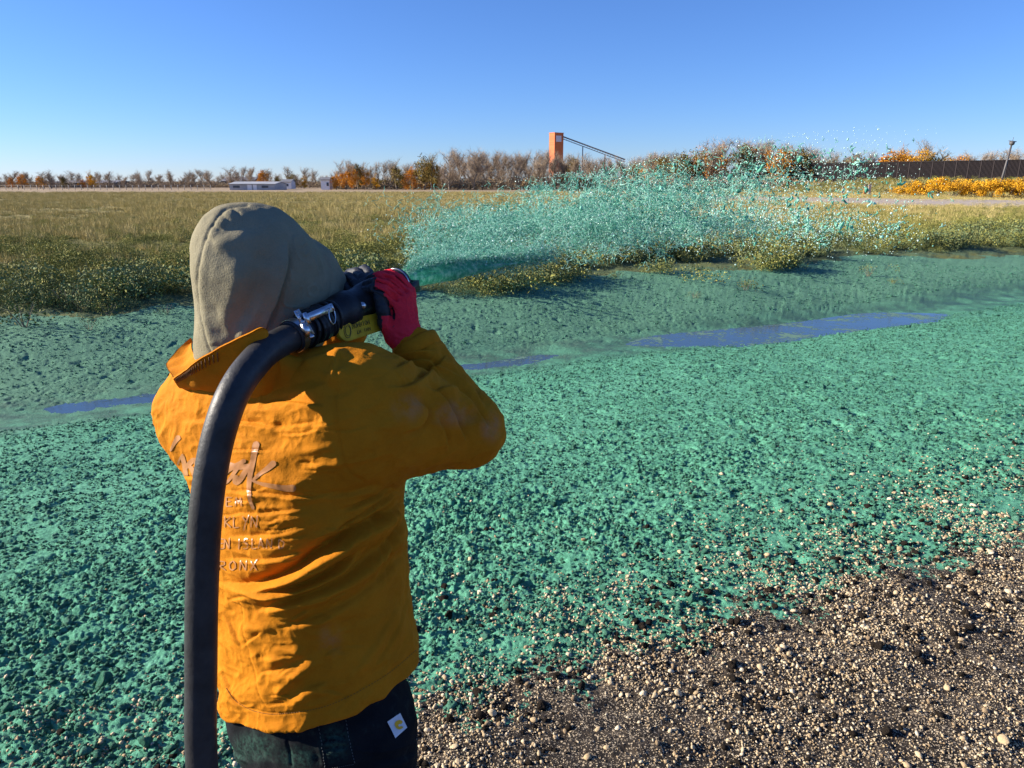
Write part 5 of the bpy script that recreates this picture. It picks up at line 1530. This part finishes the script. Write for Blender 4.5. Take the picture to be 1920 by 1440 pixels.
# cam lever and pull ring
m = MB()
lp0, lp1 = W(577, 596, 1.290), W(620, 577, 1.338)
la = lp1 - lp0; L_ = np.linalg.norm(la); la /= L_; vn = np.array([0, 0, CAM_H]) - lp0; vn -= (vn @ la) * la; vn /= np.linalg.norm(vn); lw = np.cross(vn, la)
RM = np.stack([la, lw, vn], 1)
m.box((lp0 + lp1) / 2, (L_, .015, .003), RM); m.box(lp1 + la * .004 - vn * .004, (.004, .015, .011), RM)
m.tube([lp0 - la * .003 - lw * .011, lp0 - la * .003 + lw * .011], .005, 10)
link_world('cam_lever', m.mesh('cam_lever'), M_steel, hose_t)
m = MB(); rc_ = W(623, 592, 1.330); an = np.linspace(0, 2 * math.pi, 33)
m.tube([rc_ + .0165 * (math.cos(q) * (lw * .9 + la * .3) + math.sin(q) * (la * .75 - vn * .35)) for q in an], .0011, 6, cap=False)
link_world('pull_ring', m.mesh('pull_ring'), M_steel, hose_t)
m = MB(); bc = W(679, 573, 1.44); m.tube([bc, bc + (np.array([0, 0, CAM_H]) - bc) * .012], [.009, .007], 12); m.tube([bc + (np.array([0, 0, CAM_H]) - bc) * .010, bc + (np.array([0, 0, CAM_H]) - bc) * .015], [.005, .004], 6)
link_world('pivot_bolt', m.mesh('pivot_bolt'), M_steel, hose_t)
# yellow valve handle
h0, h1 = W(646, 621, 1.385), W(712, 603, 1.47)
ha = h1 - h0; HL = np.linalg.norm(ha); ha /= HL; vn = np.array([0, 0, CAM_H]) - h0; vn -= (vn @ ha) * ha; vn /= np.linalg.norm(vn); hw = np.cross(vn, ha)
out = []
for q in np.linspace(math.pi / 2, 3 * math.pi / 2, 15): out.append((.021 * math.cos(q), .021 * math.sin(q)))
out += [(HL, -.0185), (HL + .01, -.014), (HL + .01, .014), (HL, .0185)]
bm = bmesh.new()
def hp(x, y, z): return Vector(h0 + ha * x + hw * y + vn * z)
f_ = bm.faces.new([bm.verts.new(hp(x, y, -.005)) for x, y in out])
r_ = bmesh.ops.extrude_face_region(bm, geom=[f_])
bmesh.ops.translate(bm, verts=[v for v in r_['geom'] if isinstance(v, bmesh.types.BMVert)], vec=Vector(vn) * .011)
bmesh.ops.bevel(bm, geom=bm.edges[:], offset=.0022, segments=2, affect='EDGES', profile=.6)
bmesh.ops.recalc_face_normals(bm, faces=bm.faces[:])
me = bpy.data.meshes.new('valve_handle'); bm.to_mesh(me); bm.free()
hand = link_world('valve_handle', me, M_yellow, hose_t)
m = MB()
for (r1, ox) in ((.0115, .002), (.0085, .003)):
    an = np.linspace(0, 2 * math.pi, 29)
    m.tube([np.array(hp(ox + r1 * .8 * math.cos(q) + .25 * r1 * math.sin(q), r1 * 1.15 * math.sin(q) - .001, .0064)) for q in an], .0007, 4, cap=False)
def htext(txt, x0, y0, dx, hh):
    for i, ch in enumerate(txt):
        if ch == ' ': continue
        for s_ in FONT[ch]:
            m.tube([np.array(hp(x0 + i * dx + (1 - p[0]) * dx * .7, y0 - hh / 2 + p[1] * hh, .0064)) for p in s_], .00075, 4)
htext('NOHNIOH', .017, .005, .0072, .009); htext('TN INN', .024, -.0085, .0068, .006)
o = link('embossed_lettering', m.mesh('embossed_lettering'), M_handletext, hand); o.matrix_parent_inverse = Matrix.Identity(4)
# outlet: steel ring, bracket and fan tip
m = MB(); an = np.linspace(0, 2 * math.pi, 33)
m.tube([axp(AL - .036, .031, q) for q in an], .0018, 6, cap=False); m.tube([axp(AL - .012, .034, q) for q in an], .0014, 6, cap=False)
link_world('outlet_ring', m.mesh('outlet_ring'), M_steel, hose_t)
m = MB(); c_ = axp(AL - .005, .037, -.25)
RM = np.stack([ax, by, bx], 1)
m.box(c_, (.045, .022, .006), RM); m.box(c_ + ax * .02 - bx * .012, (.006, .02, .02), RM)
link_world('fan_tip', m.mesh('fan_tip'), M_dkmetal, hose_t)
# ---------------------------------------------------------------- gravel and mulch lumps
def stone_mesh(name, seed, sub=1, squash=.6):
    bm = bmesh.new(); bmesh.ops.create_icosphere(bm, subdivisions=sub, radius=1.0)
    rg = random.Random(seed); ax_ = [1.0, rg.uniform(.65, .95), rg.uniform(.45, .75)]
    P = np.array([v.co[:] for v in bm.verts])
    d = 1 + .22 * vnoise3(P * 1.1 + seed * 3.7, seed) + .10 * vnoise3(P * 2.3 + seed, seed + 1)
    cutn = [np.array([rg.gauss(0, 1) for _ in range(3)]) for _ in range(7)]
    P = P * d[:, None]
    for c_ in cutn:
        c_ = c_ / np.linalg.norm(c_); h_ = P @ c_; P = P - np.maximum(h_ - .62, 0)[:, None] * c_ * .9
    P = P * np.array(ax_)
    for v, p in zip(bm.verts, P): v.co = p
    me = bpy.data.meshes.new(name); bm.to_mesh(me); bm.free()
    me.polygons.foreach_set('use_smooth', np.ones(len(me.polygons), bool))
    return me
n = NT('buff_stone'); oi = n.n('ShaderNodeObjectInfo'); c = n.coord()
f = n.math('ADD', n.math('MULTIPLY', oi.outputs['Random'], .8), n.math('MULTIPLY', n.noise(3, 5, .6, c), .3))
n.set(Base_Color=n.ramp(f, [(.05, (.09, .068, .045)), (.2, (.27, .19, .11)), (.5, (.50, .375, .22)), (.8, (.64, .52, .34)), (1.0, (.70, .62, .48))]), Roughness=.85, Specular_IOR_Level=.2)
n.bump(n.noise(8, 5, .7, c), .4, .05)
M_stone = n.m
stones = [stone_mesh('stone', 700 + k, 2) for k in range(7)]
pebs = [stone_mesh('pebble', 720 + k, 1) for k in range(7)]
for q in stones + pebs: q.materials.append(M_stone)
rg = np.random.default_rng(31)
# grit and pebbles, thinning out into the mulch
NP = 290000
X = rg.uniform(-2.2, 6.2, NP); Y = rg.uniform(1.5, 6.2, NP)
s, t = st(X, Y)
inview = (np.abs(X) < Y * .80 + .15) & (Y > 1.55)
m_ = edge_mulch(s, t)
dens = np.where(t < 1.7, 1.0, np.interp(t, [1.7, 2.1, 2.5, 3.0, 4.2], [1.0, .9, .25, .035, .005])) * np.clip(.75 + 1.0 * perlin2(X * 2.2, Y * 2.2, 91), .08, 1.2) * np.clip(1.25 - .17 * Y, .35, 1)
keep = inview & (rg.random(NP) < dens) & ~((np.hypot(X + .45, Y - 1.38) < .28))
X, Y, t = X[keep], Y[keep], t[keep]
sz = np.exp(rg.normal(math.log(.0042), .42, len(X))) * np.interp(t, [1.2, 2.0, 2.6], [.95, 1.25, 1.5]); sz = np.clip(sz, .002, .0135)
print('pebbles', len(X))
gn_scatter('gravel', np.c_[X, Y, ground_z(X, Y) + sz * .30], rg.random(len(X)) * 6.28, sz, pebs, tumble=rg.normal(size=(len(X), 2)) * .5)
# the larger stones, one by one
def hit_ground(px, py):
    lo, hi = 1.0, 40.0
    for _ in range(40):
        mid = (lo + hi) / 2; q = W(px, py, mid)
        if q[2] > float(ground_z(q[0], q[1])): lo = mid
        else: hi = mid
    return q
big = [(1560, 1091, 12), (1521, 1180, 13), (1468, 1210, 13), (1479, 1222, 14), (1633, 1158, 11), (1624, 1174, 12), (1760, 1045, 12), (1838, 1107, 13), (1426, 1249, 13), (1392, 1254, 11), (1723, 1411, 16), (1881, 1383, 21), (1776, 1287, 14), (1782, 1098, 11),
       (1228, 1301, 15), (1273, 1297, 16), (1067, 1225, 12), (1076, 1305, 16), (1067, 1253, 14), (975, 1346, 14), (924, 1335, 16), (916, 1354, 17), (902, 1288, 15), (1101, 1416, 16), (1120, 1364, 13), (853, 1396, 15), (859, 1426, 14), (1144, 1278, 12), (1262, 1246, 12), (1001, 1346, 13), (1206, 1298, 14), (818, 1432, 14), (1305, 1296, 12), (1298, 1306, 11), (1700, 1433, 14), (1808, 1432, 17), (1850, 1330, 14)]
for _ in range(230):
    tx = rg.uniform(-.2, 3.6); tt_ = rg.normal(2.05, .38); x, y = xy(tx + .6, tt_)
    if y < 1.9: continue
    a_, b_ = proj(np.array([x, y, 0.0]))
    if 810 < a_ < 1915 and b_ < 1435: big.append((float(a_), float(b_), float(rg.uniform(6.5, 12.5))))
for i, (px, py, dpx) in enumerate(big):
    q = hit_ground(px, py + dpx * .3); dep = q[1] * CP + (CAM_H - q[2]) * SP
    r_ = dpx / F_PX * dep * .62
    o = bpy.data.objects.new('stone', stones[i % 7]); col.objects.link(o)
    o.location = (q[0], q[1], q[2] + r_ * .18); o.scale = (r_,) * 3; o.rotation_euler = (rg.normal() * .35, rg.normal() * .35, rg.random() * 6.28)
    tag(o, 'pale buff stone lying loose among the dark gravel of the road edge', 'stone', 'larger stones on the gravel edge')
# fibre lumps of mulch lying on the bank
def lump_mesh(seed):
    bm = bmesh.new(); bmesh.ops.create_icosphere(bm, subdivisions=2, radius=1.0)
    P = np.array([v.co[:] for v in bm.verts])
    d = 1 + .5 * vnoise3(P * 1.6 + seed, seed) + .35 * vnoise3(P * 3.6 + seed, seed + 1)
    P = P * np.maximum(d, .25)[:, None] * np.array([1, .8, .6])
    for v, p in zip(bm.verts, P): v.co = p
    me = bpy.data.meshes.new('lump'); bm.to_mesh(me); bm.free()
    me.polygons.foreach_set('use_smooth', np.ones(len(me.polygons), bool)); return me
n = NT('mulch_lump'); oi = n.n('ShaderNodeObjectInfo'); c = n.coord()
f = n.math('ADD', n.math('MULTIPLY', oi.outputs['Random'], .6), n.math('MULTIPLY', n.noise(2.2, 5, .7, c), .5))
n.set(Base_Color=n.ramp(f, [(.2, (.045, .17, .112)), (.55, (.105, .345, .228)), (.9, (.195, .49, .34))]), Roughness=.9, Specular_IOR_Level=.2)
n.bump(n.noise(5, 5, .75, c), .8, .25)
M_lump = n.m
M_clod = mat_simple('dark_soil_clod', (.040, .030, .022), .95, .5, 3, bump=.8, bscale=6, spec=.1, bdist=.2)
clods = [lump_mesh(840 + k) for k in range(4)]
for q in clods: q.materials.append(M_clod)
nc = 5200
tx = rg.uniform(-1.2, 6.5, nc); tt_ = rg.normal(1.95, .48, nc); X, Y = xy(tx, tt_)
k_ = (Y > 1.6) & (np.hypot(X + .45, Y - 1.38) > .3) & (perlin2(X * 1.7, Y * 1.7, 97) > -.1); X, Y = X[k_], Y[k_]
sz = .0065 * np.exp(rg.normal(0, .55, len(X))); sz = np.minimum(sz, .022)
gn_scatter('soil_clods', np.c_[X, Y, ground_z(X, Y) + sz * .2], rg.random(len(X)) * 6.28, sz, clods, tumble=rg.normal(size=(len(X), 2)) * .5)
lumps = [lump_mesh(800 + k) for k in range(7)]
for q in lumps: q.materials.append(M_lump)
NL = 430000
Y = 1.6 + 19 * rg.random(NL) ** 1.1; X = (rg.random(NL) * 2 - 1) * (Y * .80 + .1)
s, t = st(X, Y)
m_ = edge_mulch(s, t) + .30 * perlin2(s * 4, t * 4, 93) + .22 * perlin2(s * 14, t * 14, 92)
cl = perlin2(X / .22, Y / .22, 94) + .5 * perlin2(X / .08, Y / .08, 95)
keep = (m_ > .42) & ((t < 9.2) | ((t > 10.6) & (t < 14.2) & (rg.random(NL) < .5))) & (cl > -.38) & (rg.random(NL) < np.interp(Y, [1.5, 4, 10, 20], [.42, .42, .42, .5]))
X, Y = X[keep], Y[keep]
sz = .0075 * np.exp(rg.normal(0, .42, len(X))) * np.interp(Y, [2, 4, 9, 16], [.85, .85, .95, 1.2])
print('lumps', len(X))
gn_scatter('mulch_lumps', np.c_[X, Y, ground_z(X, Y) + sz * .22], rg.random(len(X)) * 6.28, sz, lumps, tumble=rg.normal(size=(len(X), 2)) * .6)
# ---------------------------------------------------------------- the spray of green mulch
tipP = axp(AL)
rg = np.random.default_rng(55)
n = NT('wet_mulch'); oi = n.n('ShaderNodeObjectInfo'); c = n.coord()
f = n.math('ADD', n.math('MULTIPLY', oi.outputs['Random'], .7), n.math('MULTIPLY', n.noise(1.5, 4, .6, c), .4))
n.set(Base_Color=n.ramp(f, [(.12, (.03, .17, .125)), (.4, (.12, .44, .32)), (.7, (.28, .66, .52)), (.95, (.55, .84, .74))]), Roughness=.35, Specular_IOR_Level=.5)
M_wet = n.m; NW = n
n = NT('water_drop'); c = n.coord()
n.set(Base_Color=(.70, .90, .82), Roughness=.15, Specular_IOR_Level=.6)
M_drop = n.m; ND = n
n = NT('jet'); c = n.coord()
n.set(Base_Color=n.ramp(n.noise(60, 6, .75, c), [(.36, (.10, .48, .33)), (.5, (.24, .70, .53)), (.60, (.70, .93, .84))]), Roughness=.3, Specular_IOR_Level=.5)
n.bump(n.noise(110, 5, .75, c), .7, .006)
M_jet = n.m; NJ = n
def translucent(n_, amount):
    tb = n_.n('ShaderNodeBsdfTranslucent'); mx = n_.n('ShaderNodeMixShader'); mx.inputs[0].default_value = amount
    src = n_.b.inputs['Base Color'].links[0].from_socket if n_.b.inputs['Base Color'].links else None
    if src: n_.l(src, tb.inputs['Color'])
    else: tb.inputs['Color'].default_value = n_.b.inputs['Base Color'].default_value
    n_.l(n_.b.outputs[0], mx.inputs[1]); n_.l(tb.outputs[0], mx.inputs[2]); n_.l(mx.outputs[0], n_.out.inputs['Surface'])
translucent(NW, .30); translucent(ND, .25); translucent(NJ, .75)      # watery fibre lets the low sun through
def fan_pt(hd, d, el):
    hd = np.asarray(hd)
    drop = .5 * 9.8 * (d / 16.0) ** 2
    return np.stack([tipP[0] + d * np.sin(hd), tipP[1] + d * np.cos(hd), tipP[2] + d * np.tan(el) - drop], -1)
HD0, HD1 = math.radians(-5), math.radians(38.5)
# the unbroken sheet just out of the nozzle
nu, nd = 80, 70
JH0, JH1 = math.radians(6), math.radians(38.5)
u = np.linspace(0, 1, nu); L_ = .26 + .22 * u + .08 * perlin2(u * 5, u * 0, 3) + .06 * perlin2(u * 17, u * 0, 4)
UU, DD = np.meshgrid(u, np.linspace(.0, 1, nd), indexing='ij')
dist = .012 + DD * (L_[:, None] - .012)
HDs = JH0 + (JH1 - JH0) * UU
el0 = math.radians(1.2) + math.radians(3.0) * (1 - UU) ** 1.2
base = fan_pt(HDs, dist, el0)
base = base + (.018 * (1 - sstep(0, .35, DD)) * (UU - .5) * 2)[..., None] * np.array([math.cos(.3), -math.sin(.3), 0])
wv = .004 * DD * perlin2(UU * 12, DD * 3.0, 8)
edge_ = np.clip(1 - (2 * UU - 1) ** 6, 0, 1)
thk = (.010 + .016 * np.sin(np.pi * np.clip(DD, 0, 1) ** .75)) * np.clip(1 - DD ** 5, 0, 1) * (.15 + .85 * edge_) + .0006
rough_ = (.0045 * perlin2(UU * 15, DD * 2.6, 9) + .0035 * perlin2(UU * 36, DD * 6, 10) + .0022 * perlin2(UU * 60, DD * 14, 11)) * sstep(0, .12, DD)
top_ = base.copy(); top_[..., 2] += thk + wv + rough_; bot = base.copy(); bot[..., 2] += -thk * .8 + wv - np.abs(rough_) * .5
bot[..., 2] = np.minimum(bot[..., 2], top_[..., 2] - .0006)
m = MB(); m.grid(top_); k0 = m.n; m.grid(bot[::-1])
a_, b_ = nu, nd
Tn = lambda i, j: i * b_ + j
Bn = lambda i, j: k0 + (a_ - 1 - i) * b_ + j
m.q.append(np.array([[Tn(0, j), Bn(0, j), Bn(0, j + 1), Tn(0, j + 1)] for j in range(b_ - 1)])); m.q.append(np.array([[Tn(a_ - 1, j), Tn(a_ - 1, j + 1), Bn(a_ - 1, j + 1), Bn(a_ - 1, j)] for j in range(b_ - 1)]))
m.q.append(np.array([[Tn(i, b_ - 1), Bn(i, b_ - 1), Bn(i + 1, b_ - 1), Tn(i + 1, b_ - 1)] for i in range(a_ - 1)])); m.q.append(np.array([[Tn(i, 0), Tn(i + 1, 0), Bn(i + 1, 0), Bn(i, 0)] for i in range(a_ - 1)]))
tag(link('mulch_jet', m.mesh('mulch_jet'), M_jet), kind='stuff')
# strands and clots
def strand(seed, k, rad, wig):
    r = np.random.default_rng(seed); m = MB()
    for b in range(r.integers(1, 4)):
        p = r.normal(size=3) * .15; d = r.normal(size=3); d /= np.linalg.norm(d); P = [p]
        for _ in range(k): d = d + r.normal(size=3) * wig; d /= np.linalg.norm(d); P.append(P[-1] + d * .36)
        P = np.array(P); R = rad * (.45 + .9 * r.random(k + 1)); R[0] *= .4; R[-1] *= .3
        m.tube(P, R, 5)
    me = m.mesh('strand'); me.materials.append(M_wet); return me
def clot(seed):
    r = np.random.default_rng(seed); me = lump_mesh(seed); me.name = 'clot'; me.transform(Matrix.Scale(.42, 4)); me.materials.append(M_wet); return me
thin = [strand(900 + k, 7, .042, .55) for k in range(7)]
fat = [strand(920 + k, 4, .16, .55) for k in range(7)] + [clot(940 + k) for k in range(3)]
bm = bmesh.new(); bmesh.ops.create_icosphere(bm, subdivisions=1, radius=1.0); dme = bpy.data.meshes.new('drop'); bm.to_mesh(dme); bm.free()
dme.polygons.foreach_set('use_smooth', np.ones(len(dme.polygons), bool)); dme.materials.append(M_drop)
dme2 = dme.copy(); dme2.transform(Matrix.Scale(.22, 4))
def spray_pts(n_, d0, d1, pw, spread, hp=1.0, ragged=0.0):
    hd = HD0 + (HD1 - HD0) * rg.random(n_) ** hp
    d = d0 + (d1 - d0) * rg.random(n_) ** pw
    g = (hd - HD0) / (HD1 - HD0)
    far = sstep(.3, 2.5, d)
    mid_ = np.radians(.9 + 3.0 * g * far + 1.2 * far + 4 * (1 - g) * (1 - far)); up_ = np.radians((3.4 + 2.6 * g)) * spread
    e = np.clip(rg.normal(size=n_), -2.3, 1.9)
    el = mid_ + np.where(e > 0, e * up_ * .62, e * up_ * (.34 - .1 * g))
    hd = hd + rg.normal(size=n_) * np.radians(np.where(g < .25, 1.6 + 2.6 * np.minimum(d, 1.2), 1.5))
    keep_far = d < (1.6 + 5.5 * sstep(-.05, .45, g)) * (.6 + .7 * rg.random(n_))
    # the cloud breaks up in puffs
    q = vnoise3(np.c_[hd * 13, d * 2.0, el * 26], 6) + .8 * vnoise3(np.c_[hd * 34, d * 4.6, el * 62], 7)
    keep_far &= rg.random(n_) < np.exp(-np.maximum(d - .15, 0) / (.40 + 9 * sstep(.02, .42, g)))
    k = (q > -.02 + ragged) & keep_far
    return fan_pt(hd, d, el)[k], d[k]
P, d = spray_pts(17000, .10, 2.6, .75, .95, .95)
kp_ = rg.random(len(P)) < np.interp(d, [.1, .3, .6], [.25, .45, 1.0]); P, d = P[kp_], d[kp_]
gn_scatter('mulch_threads', P, rg.random(len(P)) * 6.28, (.0085 + .010 * rg.random(len(P))) * np.interp(d, [.1, .5, 1.8], [.45, .9, 1.7]), thin, tumble=rg.random((len(P), 2)) * 6.28)
P, d = spray_pts(19500, .7, 6.0, .70, .85, .85, .0)
keep = rg.random(len(P)) < np.interp(d, [.9, 2, 6.2], [.5, 1, .75]); P, d = P[keep], d[keep]
gn_scatter('mulch_spray', P, rg.random(len(P)) * 6.28, .0098 * np.exp(rg.normal(0, .5, len(P))) * np.interp(d, [.8, 6], [.65, 1.9]), fat + thin[:3], tumble=rg.random((len(P), 2)) * 6.28)
nj = 7500                                           # froth riding on the sheet
uj = rg.random(nj); dj = (.02 + .52 * rg.random(nj) ** .7) * (.75 + .4 * uj)
ej = math.radians(1.2) + math.radians(3.0) * (1 - uj) ** 1.2
q_ = np.clip((dj - .012) / (.26 + .22 * uj), 0, 1); hj = .010 + .016 * np.sin(np.pi * q_ ** .75)
P = fan_pt(JH0 + (JH1 - JH0) * uj, dj, ej); P[:, 2] += hj * np.where(rg.random(nj) < .5, 1.0 + .25 * rg.random(nj), rg.uniform(-1, 1, nj)) + .010 * sstep(.28, .5, dj) * rg.normal(size=nj)
gn_scatter('jet_froth', P, rg.random(nj) * 6.28, (.0035 + .004 * rg.random(nj)) * np.interp(dj, [0, .5], [.8, 1.7]), thin + [dme2], tumble=rg.random((nj, 2)) * 6.28)
# outliers thrown high on the far right
no = 420
hd = np.radians(rg.uniform(24, 40, no)); d = rg.uniform(1.6, 5.2, no); el = np.radians(2.5 + 6.5 * rg.random(no) ** 1.5)
P = fan_pt(hd, d, el); P[:, 2] += .02
gn_scatter('flying_clots', P, rg.random(no) * 6.28, .0055 * np.exp(rg.normal(0, .5, no)) * np.interp(d, [1, 5], [.6, 1.5]), fat + thin, tumble=rg.random((no, 2)) * 6.28)
P, d = spray_pts(60000, .10, 6.2, .72, 1.0, .95, -.2)
gn_scatter('spray_droplets', P, np.zeros(len(P)), .0011 * np.exp(rg.normal(0, .45, len(P))) * np.interp(d, [.2, 2, 7], [.8, 1.35, 2.6]), [dme])
